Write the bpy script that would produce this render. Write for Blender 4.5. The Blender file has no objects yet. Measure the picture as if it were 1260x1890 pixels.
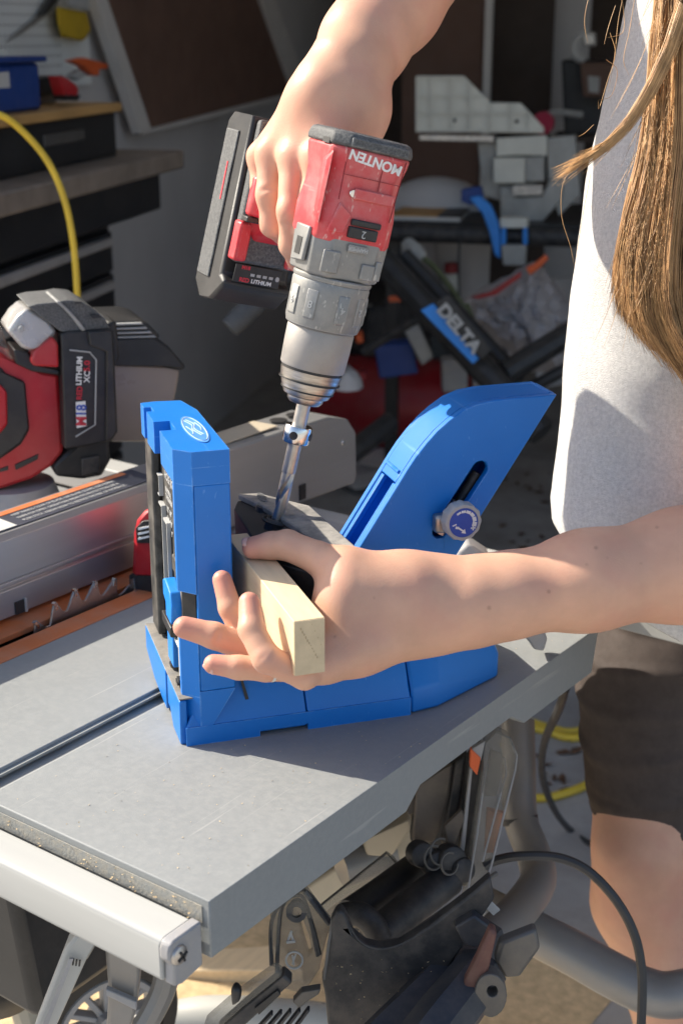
import bpy, bmesh, math, random
import numpy as np
from mathutils import Vector, Matrix, noise
from mathutils.geometry import tessellate_polygon
random.seed(7); np.random.seed(7)
SC = bpy.context.scene
COL = SC.collection
# ------------------------------------------------------------------ camera
IW, IH, FPX, HORIZON = 1260, 1890, 2600.0, 62.0
PITCH = math.atan((945 - HORIZON) / FPX)
YAW = math.radians(36.408)
FH = Vector((-math.sin(YAW), math.cos(YAW), 0)); CR = Vector((math.cos(YAW), math.sin(YAW), 0)); UP = Vector((0, 0, 1))
CF = FH * math.cos(PITCH) - UP * math.sin(PITCH)
CV = UP * math.cos(PITCH) + FH * math.sin(PITCH)
def ray(x, y): return CF * FPX + CR * (x - 630) + CV * (945 - y)
CAM = Vector((0, 0, .9)) - ray(386, 1664) * (.92 / FPX)
cd = bpy.data.cameras.new('camera'); cam = bpy.data.objects.new('camera', cd); COL.objects.link(cam)
cd.sensor_fit = 'VERTICAL'; cd.sensor_height = 36; cd.lens = 36 * FPX / IH
cd.clip_start = .05; cd.clip_end = 2000
cam.matrix_world = Matrix((CR, CV, -CF)).transposed().to_4x4()
cam.location = CAM
cd.dof.use_dof = True; cd.dof.focus_distance = 1.12; cd.dof.aperture_fstop = 9.0
SC.camera = cam
# ------------------------------------------------------------------ light
SUN_TRAVEL = Vector((1.0, .22, -.80)).normalized()
wd = bpy.data.worlds.new('World'); SC.world = wd; wd.use_nodes = True
nt = wd.node_tree; nt.nodes.clear()
sky = nt.nodes.new('ShaderNodeTexSky'); sky.sky_type = 'NISHITA'; sky.sun_disc = False
sky.sun_elevation = math.asin(-SUN_TRAVEL.z); sky.sun_rotation = math.atan2(-SUN_TRAVEL.x, -SUN_TRAVEL.y)
sky.air_density = 1.0; sky.dust_density = 2.2; sky.ozone_density = 1.0
bg = nt.nodes.new('ShaderNodeBackground'); bg.inputs[1].default_value = .13
wo = nt.nodes.new('ShaderNodeOutputWorld'); nt.links.new(sky.outputs[0], bg.inputs[0]); nt.links.new(bg.outputs[0], wo.inputs[0])
sl = bpy.data.lights.new('sun', 'SUN'); sl.energy = 4.9; sl.angle = math.radians(.5); sl.color = (1, .92, .79)
so = bpy.data.objects.new('sun', sl); COL.objects.link(so); so.location = (-4, -1, 6)
so.rotation_euler = SUN_TRAVEL.to_track_quat('-Z', 'Y').to_euler()
SC.view_settings.view_transform = 'Standard'; SC.view_settings.look = 'None'
SC.view_settings.exposure = .74; SC.view_settings.gamma = 1; SC.view_settings.use_curve_mapping = False
# ------------------------------------------------------------------ pixel -> place
def P(x, y, d): return CAM + ray(x, y) * (d / FPX)
def PZ(x, y, z): r = ray(x, y); return CAM + r * ((z - CAM.z) / r.z)
def PX(x, y, X): r = ray(x, y); return CAM + r * ((X - CAM.x) / r.x)
def PY(x, y, Y): r = ray(x, y); return CAM + r * ((Y - CAM.y) / r.y)
def PPL(x, y, p, n): r = ray(x, y); return CAM + r * ((Vector(p) - CAM).dot(n) / r.dot(n))
# ------------------------------------------------------------------ materials
MATS = {}
def mat(name, col, rough=.5, metal=0., var=.12, scale=9., bump=0., bscale=250., dust=None, dscale=14., damt=.5, sss=0., coat=0., spec=.5,
        stretch=None, trans=0., alpha=1., rvar=.08, blotch=None, edge=None, scratch=None, scr=(0, .75), flush=None, mole=False):
    if name in MATS: return MATS[name]
    m = bpy.data.materials.new(name); m.use_nodes = True; MATS[name] = m
    t = m.node_tree; N = t.nodes; L = t.links
    b = N['Principled BSDF']
    tc = N.new('ShaderNodeTexCoord'); mp = N.new('ShaderNodeMapping'); L.new(tc.outputs['Object'], mp.inputs[0])
    if stretch: mp.inputs['Scale'].default_value = stretch
    def nz(sc, det=5, ro=.55, src=mp):
        n = N.new('ShaderNodeTexNoise'); n.inputs['Scale'].default_value = sc; n.inputs['Detail'].default_value = det
        n.inputs['Roughness'].default_value = ro; L.new(src.outputs[0], n.inputs['Vector']); return n
    def ramp(src, a, c, p0=.3, p1=.7):
        r = N.new('ShaderNodeValToRGB'); r.color_ramp.elements[0].position = p0; r.color_ramp.elements[1].position = p1
        r.color_ramp.elements[0].color = (*a, 1); r.color_ramp.elements[1].color = (*c, 1); L.new(src.outputs['Fac'], r.inputs[0]); return r
    def mix(f, a, c):
        x = N.new('ShaderNodeMix'); x.data_type = 'RGBA'; L.new(f, x.inputs[0]); L.new(a, x.inputs[6])
        if isinstance(c, tuple): x.inputs[7].default_value = (*c, 1)
        else: L.new(c, x.inputs[7])
        return x.outputs[2]
    lo = tuple(max(0, c * (1 - var)) for c in col); hi = tuple(min(1, c * (1 + var)) for c in col)
    n1 = nz(scale); base = ramp(n1, lo, hi).outputs[0]
    if blotch:
        n3 = nz(blotch[1], 3, .5); f = ramp(n3, (0,)*3, (blotch[2],)*3, .48, .68); base = mix(f.outputs[0], base, blotch[0])
    rin = None
    if dust:
        n2 = nz(dscale, 8, .7); f = ramp(n2, (0,)*3, (damt,)*3, .42, .66)
        base = mix(f.outputs[0], base, dust)
        mr = N.new('ShaderNodeMath'); mr.operation = 'MULTIPLY_ADD'; L.new(f.outputs[0], mr.inputs[0]); mr.inputs[1].default_value = .3; mr.inputs[2].default_value = rough; rin = mr.outputs[0]
    if flush:
        at = N.new('ShaderNodeAttribute'); at.attribute_name = 'flush'; base = mix(at.outputs['Fac'], base, flush)
    if mole:
        at2 = N.new('ShaderNodeAttribute'); at2.attribute_name = 'mole'; base = mix(at2.outputs['Fac'], base, (.16, .07, .04))
    if scratch:
        for ang, sx, sy, th in ((.55, 260, 5, .70), (-.75, 300, 7, .715), (1.35, 240, 4, .725)):
            m2 = N.new('ShaderNodeMapping'); L.new(tc.outputs['Object'], m2.inputs[0]); m2.inputs['Rotation'].default_value = (.3, ang * .5, ang); m2.inputs['Scale'].default_value = (sx, sy, sx * .35)
            n5 = nz(1.0, 2, .5, m2); f5 = ramp(n5, (0,)*3, (scr[1],)*3, th - .03 + scr[0], th + .02 + scr[0]); base = mix(f5.outputs[0], base, scratch)
    if edge:
        bv = N.new('ShaderNodeBevel'); bv.samples = 4; bv.inputs[0].default_value = .0013
        ge = N.new('ShaderNodeNewGeometry'); dp = N.new('ShaderNodeVectorMath'); dp.operation = 'DOT_PRODUCT'; L.new(bv.outputs[0], dp.inputs[0]); L.new(ge.outputs['Normal'], dp.inputs[1])
        mr2 = N.new('ShaderNodeMapRange'); L.new(dp.outputs['Value'], mr2.inputs[0]); mr2.inputs[1].default_value = .995; mr2.inputs[2].default_value = .90; mr2.inputs[3].default_value = 0; mr2.inputs[4].default_value = 1
        n6 = nz(70, 4, .65); mr3 = N.new('ShaderNodeMapRange'); L.new(n6.outputs['Fac'], mr3.inputs[0]); mr3.inputs[1].default_value = .40; mr3.inputs[2].default_value = .66; mr3.inputs[4].default_value = .85
        mu = N.new('ShaderNodeMath'); mu.operation = 'MULTIPLY'; L.new(mr2.outputs[0], mu.inputs[0]); L.new(mr3.outputs[0], mu.inputs[1]); base = mix(mu.outputs[0], base, edge)
    L.new(base, b.inputs['Base Color'])
    if rin is None:
        n4 = nz(scale * 3.1, 4)
        mr = N.new('ShaderNodeMapRange'); L.new(n4.outputs['Fac'], mr.inputs[0]); mr.inputs[1].default_value = .3; mr.inputs[2].default_value = .7
        mr.inputs[3].default_value = max(.04, rough - rvar); mr.inputs[4].default_value = min(1, rough + rvar); rin = mr.outputs[0]
    L.new(rin, b.inputs['Roughness'])
    b.inputs['Metallic'].default_value = metal; b.inputs['Specular IOR Level'].default_value = spec
    if coat: b.inputs['Coat Weight'].default_value = coat
    if trans: b.inputs['Transmission Weight'].default_value = trans; b.inputs['IOR'].default_value = 1.35
    if alpha < 1: b.inputs['Alpha'].default_value = alpha
    if sss:
        b.inputs['Subsurface Weight'].default_value = sss; b.inputs['Subsurface Radius'].default_value = (1, .35, .2); b.inputs['Subsurface Scale'].default_value = .006
    if bump:
        nb = nz(bscale, 4, .6); bp = N.new('ShaderNodeBump'); bp.inputs['Strength'].default_value = bump; bp.inputs['Distance'].default_value = .002
        L.new(nb.outputs['Fac'], bp.inputs['Height']); L.new(bp.outputs[0], b.inputs['Normal'])
    return m
DUSTC = (.50, .42, .32)
M_table = mat('painted_table', (.25, .262, .262), .52, 0, .06, 5, .10, 900, dust=(.33, .335, .325), dscale=190, damt=.4, scratch=(.42, .415, .395), scr=(.03, .45))
M_side = mat('table_side', (.38, .38, .37), .5, 0, .08, 8, .05, 500, dust=(.46, .38, .27), dscale=9, damt=.4)
M_slot = mat('slot_steel', (.30, .31, .30), .5, .0, .15, 20, .05, 400)
M_alu = mat('rail_aluminium', (.42, .42, .40), .5, .0, .05, 30, .03, 500, stretch=(.1, 1, 1))
M_fence = mat('fence_aluminium', (.46, .46, .46), .42, .75, .08, 25, .05, 500, stretch=(1, .06, 1), dust=(.46, .43, .38), dscale=5, damt=.18)
M_capgrey = mat('grey_plastic', (.30, .30, .31), .55, 0, .1, 20, .08, 500, dust=DUSTC, dscale=30, damt=.25)
M_orange = mat('orange_plate', (.62, .17, .05), .5, 0, .12, 12, .05, 400, dust=(.5, .36, .26), dscale=30, damt=.35)
M_steel = mat('steel', (.52, .49, .46), .38, 1, .12, 40, .06, 500, dust=(.3, .26, .2), dscale=60, damt=.3)
M_bright = mat('bright_steel', (.75, .74, .72), .22, 1, .08, 60, .03, 600)
M_blue = mat('blue_plastic', (.001, .17, .60), .44, 0, .08, 8, .10, 1100, dust=(.05, .24, .64), dscale=40, damt=.08, edge=(.22, .45, .80), scratch=(.10, .30, .70), scr=(.05, .5))
M_blueclip = mat('blue_clip', (.01, .22, .70), .45, 0, .1, 20, .05, 800)
M_black = mat('black_plastic', (.018, .018, .019), .45, 0, .2, 20, .08, 700, dust=(.10, .09, .08), dscale=25, damt=.25)
M_dpanel = mat('dusty_black_panel', (.035, .034, .032), .5, 0, .2, 25, .06, 700, dust=(.22, .20, .17), dscale=50, damt=.45)
M_dusty = mat('dusty_block_top', (.17, .165, .155), .7, 0, .2, 40, .15, 500, dust=(.5, .46, .40), dscale=35, damt=.6)
M_dirtytray = mat('dusty_tray', (.20, .19, .175), .8, 0, .25, 60, .2, 500, dust=(.40, .35, .28), dscale=50, damt=.5)
M_wood = mat('pine', (.78, .60, .37), .6, 0, .10, 30, .06, 300, stretch=(6, .6, 6))
M_logo = mat('pale_logo', (.07, .25, .62), .6, 0, .15, 60)
M_logoline = mat('logo_line', (.42, .55, .74), .6, 0, .15, 60)
M_fleck = mat('grain_fleck', (.40, .30, .18), .8, 0, .1, 60)
M_woodend = mat('pine_end', (.60, .47, .30), .75, 0, .12, 60, .12, 400)
M_red = mat('red_housing', (.62, .03, .042), .42, 0, .12, 14, .05, 600, dust=(.62, .30, .27), dscale=18, damt=.5, edge=(.72, .60, .55), scratch=(.7, .4, .36))
M_red2 = mat('clean_red', (.45, .012, .02), .4, 0, .1, 14, .04, 600, dust=(.5, .2, .17), dscale=10, damt=.2)
M_gearbox = mat('gearbox_grey', (.23, .23, .225), .45, .35, .12, 25, .08, 600, dust=(.40, .38, .34), dscale=38, damt=.5, edge=(.62, .60, .56), scratch=(.5, .48, .44))
M_rubber = mat('scuffed_rubber', (.06, .062, .065), .6, 0, .2, 30, .25, 900, dust=(.24, .24, .23), dscale=520, damt=.55, edge=(.55, .55, .52))
M_chuck = mat('chuck_sleeve', (.34, .32, .30), .55, .45, .1, 40, .12, 1200, dust=(.48, .43, .37), dscale=25, damt=.45)
M_white = mat('white_print', (.78, .78, .76), .6, 0, .06, 60)
M_redprint = mat('red_print', (.55, .03, .05), .6, 0, .06, 60)
M_blueprint = mat('blue_print', (.04, .09, .42), .5, 0, .06, 60)
M_greyprint = mat('grey_print', (.42, .42, .41), .6, 0, .08, 60)
M_skin = mat('skin', (.655, .37, .25), .47, 0, .08, 30, .11, 600, sss=.12, spec=.4, blotch=((.64, .315, .225), 26, .5), flush=(.64, .225, .175), mole=True)
M_nail = mat('fingernail_skin', (.72, .42, .35), .32, 0, .05, 60, sss=.1)
M_shirt = mat('grey_jersey', (.72, .705, .68), .9, 0, .13, 320, .9, 1000, spec=.15)
M_shorts = mat('brown_stretch', (.068, .053, .047), .75, 0, .15, 60, .25, 900, spec=.3)
M_yellow = mat('yellow_cord', (.70, .48, .04), .5, 0, .12, 30)
M_cable = mat('black_cable', (.035, .035, .037), .5, 0, .15, 40)
M_greytube = mat('grey_painted_tube', (.26, .25, .24), .4, .3, .1, 15, .05, 500, dust=(.36, .30, .22), dscale=12, damt=.35)
M_darkmet = mat('dark_metal', (.035, .036, .040), .5, .3, .25, 20, .08, 500, dust=(.20, .17, .14), dscale=40, damt=.3)
M_rust = mat('red_brown_bracket', (.13, .055, .045), .6, .1, .25, 25, .1, 500, dust=(.25, .17, .12), dscale=30, damt=.3)
M_smoke = mat('smoked_plastic', (.17, .16, .14), .22, 0, .15, 15, dust=(.4, .36, .3), dscale=20, damt=.4, alpha=.40)
M_tan = mat('tan_panel', (.50, .43, .32), .6, 0, .1, 12, .06, 400)
M_conc = mat('concrete', (.40, .385, .36), .85, 0, .18, 3, .3, 120, dust=(.42, .36, .27), dscale=2.2, damt=.6)
M_gfloor = mat('garage_concrete', (.36, .34, .315), .85, 0, .18, 4, .2, 100, dust=(.20, .17, .14), dscale=6, damt=.5)
M_sawdust = mat('sawdust', (.62, .46, .26), .95, 0, .2, 60, .6, 220)
M_wall = mat('grey_drywall', (.56, .535, .525), .85, 0, .06, 3, .05, 200)
M_dark = mat('dark_brown_wall', (.075, .055, .045), .85, 0, .2, 4)
M_brownpanel = mat('brown_panel', (.15, .085, .062), .8, 0, .12, 5, .05, 200)
M_frame = mat('pale_frame', (.62, .59, .56), .7, 0, .06, 8)
M_peg = mat('white_pegboard', (.74, .75, .74), .7, 0, .06, 5)
M_blackpaint = mat('black_cabinet', (.02, .02, .022), .4, .1, .2, 10, dust=(.07, .065, .06), dscale=12, damt=.3)
M_benchtop = mat('bench_wood', (.52, .30, .11), .6, 0, .2, 12, .05, 200, stretch=(1, .2, 1))
M_woodrail = mat('grey_wood', (.25, .20, .16), .7, 0, .2, 14)
M_drawer = mat('drawer_pull', (.50, .47, .45), .4, .4, .12, 10)
M_boxblue = mat('blue_bin', (.015, .05, .22), .5, 0, .1, 10)
M_yellowbag = mat('yellow_fabric', (.55, .36, .02), .8, 0, .12, 14, .2, 200)
M_orangep = mat('orange_plastic', (.70, .12, .03), .5, 0, .1, 20)
M_ivory = mat('ivory_plastic', (.66, .65, .58), .6, 0, .08, 10)
M_machine = mat('machine_grey', (.40, .40, .38), .5, .1, .12, 12, dust=(.2, .18, .16), dscale=20, damt=.3)
M_deltablue = mat('bright_blue_strip', (.03, .26, .78), .45, 0, .08, 14)
M_bag = mat('white_bag', (.42, .39, .39), .5, 0, .1, 12, .3, 40)
M_tank = mat('red_tank', (.30, .012, .018), .35, .1, .12, 6, dust=(.2, .08, .07), dscale=8, damt=.3)
M_capdark = mat('dark_grey_metal', (.11, .105, .10), .45, .3, .15, 20, .06, 500, dust=(.26, .22, .17), dscale=30, damt=.35)
M_beam = mat('blue_black_beam', (.035, .038, .048), .45, .2, .2, 14, .08, 400, dust=(.16, .14, .12), dscale=30, damt=.35)
M_rustdust = mat('dusty_brown_plate', (.14, .115, .095), .65, .1, .25, 25, .1, 500, dust=(.30, .24, .17), dscale=30, damt=.4)
M_clear = mat('clear_smoked_bin', (.30, .24, .20), .35, 0, .08, 10, spec=.5)
M_silver = mat('silver_plastic', (.55, .53, .50), .25, .3, .1, 12, coat=.3)
M_leaf = mat('dry_leaf', (.12, .06, .03), .8, 0, .3, 40)
M_paper = mat('paper', (.55, .54, .52), .8, 0, .08, 20)
M_labeldark = mat('warning_label', (.05, .055, .075), .5, 0, .1, 30)
M_labelwhite = mat('label_white', (.60, .60, .56), .55, 0, .08, 40)
M_tyre = mat('black_rubber_tub', (.014, .0135, .013), .5, 0, .25, 6, .12, 120, dust=(.09, .07, .05), dscale=5, damt=.35)

# ------------------------------------------------------------------ mesh builder
class MB:
    def __init__(s): s.v = []; s.f = []
    def add(s, vs, fs):
        o = len(s.v); s.v += [Vector(p) for p in vs]; s.f += [tuple(i + o for i in f) for f in fs]; return s
    def box(s, x0, x1, y0, y1, z0, z1, M=None):
        v = [Vector((x, y, z)) for z in (z0, z1) for x, y in ((x0, y0), (x1, y0), (x1, y1), (x0, y1))]
        if M: v = [M @ p for p in v]
        return s.add(v, [(3, 2, 1, 0), (4, 5, 6, 7), (0, 1, 5, 4), (1, 2, 6, 5), (2, 3, 7, 6), (3, 0, 4, 7)])
    def prism(s, pts, vec, holes=()):           # pts: 3-D loop (flat), extruded by vec; holes: more loops
        vec = Vector(vec); loops = [[Vector(p) for p in pts]] + [[Vector(p) for p in h] for h in holes]
        flat = [p for l in loops for p in l]; n = len(flat)
        if len(loops) == 1 and len(pts) <= 4: tri = [tuple(range(len(pts)))]
        else: tri = [tuple(t) for t in tessellate_polygon(loops)]
        nm = Vector((0, 0, 0))
        L0 = loops[0]
        for i in range(len(L0)): nm += L0[i].cross(L0[(i + 1) % len(L0)])
        fs = []
        for t in tri:
            a, b, c = flat[t[0]], flat[t[1]], flat[t[2]]
            if (b - a).cross(c - a).dot(vec) > 0: t = t[::-1]
            fs.append(t); fs.append(tuple(i + n for i in t[::-1]))
        o = 0
        for li, l in enumerate(loops):
            m = len(l)
            nl = Vector((0, 0, 0))
            for i in range(m): nl += l[i].cross(l[(i + 1) % m])
            flip = (nl.dot(vec) < 0) ^ (li > 0)
            for i in range(m):
                q = (o + i, o + (i + 1) % m, o + (i + 1) % m + n, o + i + n)
                fs.append(q[::-1] if flip else q)
            o += m
        return s.add(flat + [p + vec for p in flat], fs)
    def loft(s, rings, caps=True, closed=True):
        m = len(rings[0]); vs = [p for r in rings for p in r]; fs = []
        for i in range(len(rings) - 1):
            for j in range(m if closed else m - 1):
                k = (j + 1) % m; fs.append((i * m + j, i * m + k, (i + 1) * m + k, (i + 1) * m + j))
        if caps: fs.append(tuple(range(m))[::-1]); fs.append(tuple((len(rings) - 1) * m + j for j in range(m)))
        return s.add(vs, fs)
    def tube(s, path, r, n=8, caps=True):
        path = [Vector(p) for p in path]; k = len(path); rs = r if isinstance(r, (list, tuple)) else [r] * k
        rings = []; t0 = (path[1] - path[0]).normalized(); a = t0.orthogonal().normalized()
        for i in range(k):
            t = ((path[min(i + 1, k - 1)] - path[max(i - 1, 0)])).normalized()
            a = (a - t * a.dot(t)).normalized(); b = t.cross(a)
            rings.append([path[i] + (a * math.cos(q) + b * math.sin(q)) * rs[i] for q in (2 * math.pi * j / n for j in range(n))])
        return s.loft(rings, caps)
    def lathe(s, prof, M=None, n=32, cap=True):   # prof: (r, h)
        rings = [[Vector((r * math.cos(q), r * math.sin(q), h)) for q in (2 * math.pi * j / n for j in range(n))] for r, h in prof]
        if M: rings = [[M @ p for p in R] for R in rings]
        return s.loft(rings, cap)
def smoothpath(pts, sub=6):
    pts = [Vector(p) for p in pts]; out = []
    q = [pts[0] * 2 - pts[1]] + pts + [pts[-1] * 2 - pts[-2]]
    for i in range(1, len(q) - 2):
        for k in range(sub):
            t = k / sub; a, b, c, d = q[i - 1], q[i], q[i + 1], q[i + 2]
            out.append(.5 * ((2 * b) + (c - a) * t + (2 * a - 5 * b + 4 * c - d) * t * t + (3 * b - a - 3 * c + d) * t ** 3))
    return out + [pts[-1]]
ROOTS = {}
def thing(name, label, cat, at=(0, 0, 0), M=None, group=None):
    o = bpy.data.objects.new(name, None); COL.objects.link(o); o.empty_display_size = .05
    M = M if M else Matrix.Translation(Vector(at)); o.matrix_world = M
    o['label'] = label; o['category'] = cat
    if group: o['group'] = group
    ROOTS[o.name] = M.inverted(); return o
def add(name, mb, m, parent=None, smooth=35, bevel=0., world=True, label=None, cat=None, group=None, kind=None, segs=2):
    me = bpy.data.meshes.new(name); vs = mb.v
    if parent is not None:
        inv = ROOTS[parent.name]
        if world: vs = [inv @ p for p in vs]
    me.from_pydata([tuple(p) for p in vs], [], mb.f); me.validate()
    me.materials.append(m)
    b_ = bmesh.new(); b_.from_mesh(me); bmesh.ops.recalc_face_normals(b_, faces=b_.faces); b_.to_mesh(me); b_.free()
    if smooth:
        for p in me.polygons: p.use_smooth = True
        me.set_sharp_from_angle(angle=math.radians(smooth))
    o = bpy.data.objects.new(name, me); COL.objects.link(o)
    if parent is not None: o.parent = parent; ROOTS[o.name] = ROOTS[parent.name]
    if bevel:
        b = o.modifiers.new('bevel', 'BEVEL'); b.width = bevel; b.segments = segs; b.limit_method = 'ANGLE'; b.angle_limit = math.radians(32); b.harden_normals = False
    for k, x in (('label', label), ('category', cat), ('group', group), ('kind', kind)):
        if x: o[k] = x
    return o
def solo(name, mb, m, label, cat, group=None, **kw):
    """a top-level thing that is one mesh: its origin goes to its base"""
    lo = [min(p[i] for p in mb.v) for i in range(3)]; hi = [max(p[i] for p in mb.v) for i in range(3)]
    base = Vector(((lo[0] + hi[0]) / 2, (lo[1] + hi[1]) / 2, lo[2]))
    mb.v = [p - base for p in mb.v]
    o = add(name, mb, m, None, label=label, cat=cat, group=group, **kw); o.location = base; return o
def text(name, s, size, m, parent, origin, xdir, ydir, depth=.0003, align='LEFT', world=True, bold=0., squeeze=1.):
    cu = bpy.data.curves.new(name, 'FONT'); cu.body = s; cu.size = size; cu.extrude = depth; cu.offset = bold; cu.align_x = align; cu.align_y = 'CENTER'
    ob = bpy.data.objects.new(name, cu); COL.objects.link(ob)
    dg = bpy.context.evaluated_depsgraph_get(); me = bpy.data.meshes.new_from_object(ob.evaluated_get(dg))
    bpy.data.objects.remove(ob); bpy.data.curves.remove(cu)
    x = Vector(xdir).normalized(); y = Vector(ydir); y = (y - x * y.dot(x)).normalized(); z = x.cross(y)
    M = Matrix((x * squeeze, y, z)).transposed().to_4x4(); M.translation = Vector(origin)
    if parent is not None and world: M = ROOTS[parent.name] @ M
    me.transform(M); me.materials.clear(); me.materials.append(m)
    o = bpy.data.objects.new(name, me); COL.objects.link(o); o.parent = parent
    if parent is not None: ROOTS[o.name] = ROOTS[parent.name]
    return o
def frame(o, x, y, z):
    M = Matrix((Vector(x).normalized(), Vector(y).normalized(), Vector(z).normalized())).transposed().to_4x4(); M.translation = Vector(o); return M
def vslab(px, d, th, nrm=None, holes=()):
    """upright plate d metres along the view axis at its middle, th thick, its outline given by eye"""
    nrm = Vector(nrm).normalized() if nrm is not None else FH
    cx_ = sum(p[0] for p in px) / len(px); cy_ = sum(p[1] for p in px) / len(px)
    o = P(cx_, cy_, d)
    if nrm.dot(CF) < 0: nrm = -nrm
    return MB().prism([PPL(x, y, o, nrm) for x, y in px], nrm * th, [[PPL(x, y, o, nrm) for x, y in h] for h in holes])

def axframe(o, z):
    z = Vector(z).normalized(); x = z.orthogonal().normalized(); return frame(o, x, z.cross(x), z)
# ------------------------------------------------------------------ ground, garage
WN = Vector((math.cos(math.radians(23.7)), math.sin(math.radians(23.7)), 0)); WW = Vector((-WN.y, WN.x, 0))   # across / along the garage
def G(a, b, z): return WN * a + WW * b + UP * z
def PB(x, y, b): r = ray(x, y); return CAM + r * ((b - CAM.dot(WW)) / r.dot(WW))
def PA(x, y, a): r = ray(x, y); return CAM + r * ((a - CAM.dot(WN)) / r.dot(WN))
def gbox(mb, a0, a1, b0, b1, z0, z1):
    return mb.add([G(a, b, z) for z in (z0, z1) for a, b in ((a0, b0), (a1, b0), (a1, b1), (a0, b1))],
                  [(3, 2, 1, 0), (4, 5, 6, 7), (0, 1, 5, 4), (1, 2, 6, 5), (2, 3, 7, 6), (3, 0, 4, 7)])
g = MB().add([(-400, -400, -.004), (400, -400, -.004), (400, 400, -.004), (-400, 400, -.004)], [(0, 1, 2, 3)])
add('driveway', g, M_conc, kind='structure', smooth=0)
g = MB().add([G(-1.38, 1.25, 0), G(3.0, 1.25, 0), G(3.0, 6.3, 0), G(-1.38, 6.3, 0)], [(0, 1, 2, 3)])
add('garage_floor', g, M_gfloor, kind='structure', smooth=0)
gar = thing('garage', 'open shaded garage with grey side wall and dark cluttered back', 'garage', G(.8, 1.25, 0))
add('side_wall', gbox(MB(), -1.52, -1.38, 1.25, 6.4, 0, 2.75), M_wall, gar, smooth=0)
add('back_wall', gbox(MB(), -1.38, 3.0, 6.3, 6.45, 0, 2.75), M_dark, gar, smooth=0)
add('far_wall', gbox(MB(), 3.0, 3.15, 1.25, 6.45, 0, 2.75), M_wall, gar, smooth=0)
add('ceiling', gbox(MB(), -1.52, 3.15, 1.25, 6.45, 2.75, 2.95), M_white, gar, smooth=0)
# brown partition boards behind the bench and a grey post
bd = thing('partition_board', 'tall dark brown board standing behind the white saw fence', 'board', PB(830, 700, 5.2) - UP * .0)
bd.location.z = 0; ROOTS[bd.name] = Matrix.Translation(-Vector(bd.location))
p0, p1 = PB(740, 300, 5.2), PB(890, 300, 5.2)
add('panel', MB().prism([(p0.x, p0.y, 0), (p1.x, p1.y, 0), (p1.x, p1.y, 2.4), (p0.x, p0.y, 2.4)], WW * .02), M_brownpanel, bd, smooth=0)
q0, q1 = PB(886, 300, 5.17), PB(899, 300, 5.17)
add('edge_trim', MB().prism([(q0.x, q0.y, 0), (q1.x, q1.y, 0), (q1.x, q1.y, 2.4), (q0.x, q0.y, 2.4)], WW * .05), M_frame, bd, smooth=0)
p0, p1 = PB(905, 300, 5.6), PB(1010, 300, 5.6)
solo('dark_board', MB().prism([(p0.x, p0.y, 0), (p1.x, p1.y, 0), (p1.x, p1.y, 2.4), (p0.x, p0.y, 2.4)], WW * .03), M_dark, 'tall blackish board right of the dark brown board', 'board', smooth=0)
p0, p1 = PB(1008, 300, 5.8), PB(1075, 300, 5.8)
solo('grey_board', MB().prism([(p0.x, p0.y, 0), (p1.x, p1.y, 0), (p1.x, p1.y, 2.4), (p0.x, p0.y, 2.4)], WW * .03), M_wall, 'dull grey board against the back wall near the hair', 'board', smooth=0)

# framed panel leaning on the side wall
fp = thing('framed_panel', 'dark brown panel in a pale frame on the grey side wall', 'panel', PA(390, 235, -1.33))
A_ = -1.34
def quad_on_wall(px, a, th): return MB().prism([PA(x, y, a) for x, y in px], WN * th)
add('board', quad_on_wall([(178, -60), (262, 240), (540, 170), (455, -60)], A_, .012), M_brownpanel, fp, smooth=0)
add('left_rail', quad_on_wall([(139, -60), (244, 246), (264, 241), (160, -60)], A_, .03), M_frame, fp, smooth=0)
add('bottom_rail', quad_on_wall([(244, 249), (262, 238), (558, 164), (562, 172)], A_, .028), M_frame, fp, smooth=0)
add('right_rail', quad_on_wall([(448, -60), (532, 172), (560, 166), (474, -60)], A_, .026), M_frame, fp, smooth=0)

# tool chest along the side wall
tc_ = thing('tool_chest', 'black rolling tool chest with drawers and a greyish wooden top', 'tool chest', G(-1.15, 2.1, 0))
add('worktop', gbox(MB(), -1.37, -.93, 1.5, 2.72, 1.115, 1.16), M_woodrail, tc_, bevel=.006)
add('apron', gbox(MB(), -1.37, -.975, 1.52, 2.66, 1.02, 1.113), M_blackpaint, tc_, bevel=.004)
add('cabinet', gbox(MB(), -1.37, -1.02, 1.52, 2.42, .10, 1.018), M_blackpaint, tc_, bevel=.006)
zz = 1.0
for k, h in enumerate((.10, .10, .105, .11, .12, .14, .17)):
    dr = add('drawer', gbox(MB(), -1.019, -.998, 1.56, 2.38, zz - h + .008, zz), M_blackpaint, tc_, bevel=.004)
    add('drawer_pull', gbox(MB(), -.9975, -.978, 1.60, 2.34, zz - .030, zz - .008), M_drawer, dr, bevel=.006)
    zz -= h
for b in (1.6, 2.34): add('caster', MB().lathe([(.001, -.02), (.05, -.02), (.05, .02), (.001, .02)], frame(G(-1.1, b, .05), WW, UP, WN), 16), M_black, tc_)
# upper chest with a yellow wooden top
uc = thing('upper_tool_box', 'black upper tool box with a yellow wooden lid on the chest', 'tool box', G(-1.2, 2.0, 1.16))
add('case', gbox(MB(), -1.37, -1.03, 1.5, 2.52, 1.1605, 1.262), M_blackpaint, uc, bevel=.005)
add('wooden_lid', gbox(MB(), -1.37, -1.0, 1.5, 2.49, 1.264, 1.284), M_benchtop, uc, bevel=.003)
add('name_plate', gbox(MB(), -1.0298, -1.026, 2.1, 2.32, 1.21, 1.235), M_capdark, uc, bevel=.002)
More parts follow.
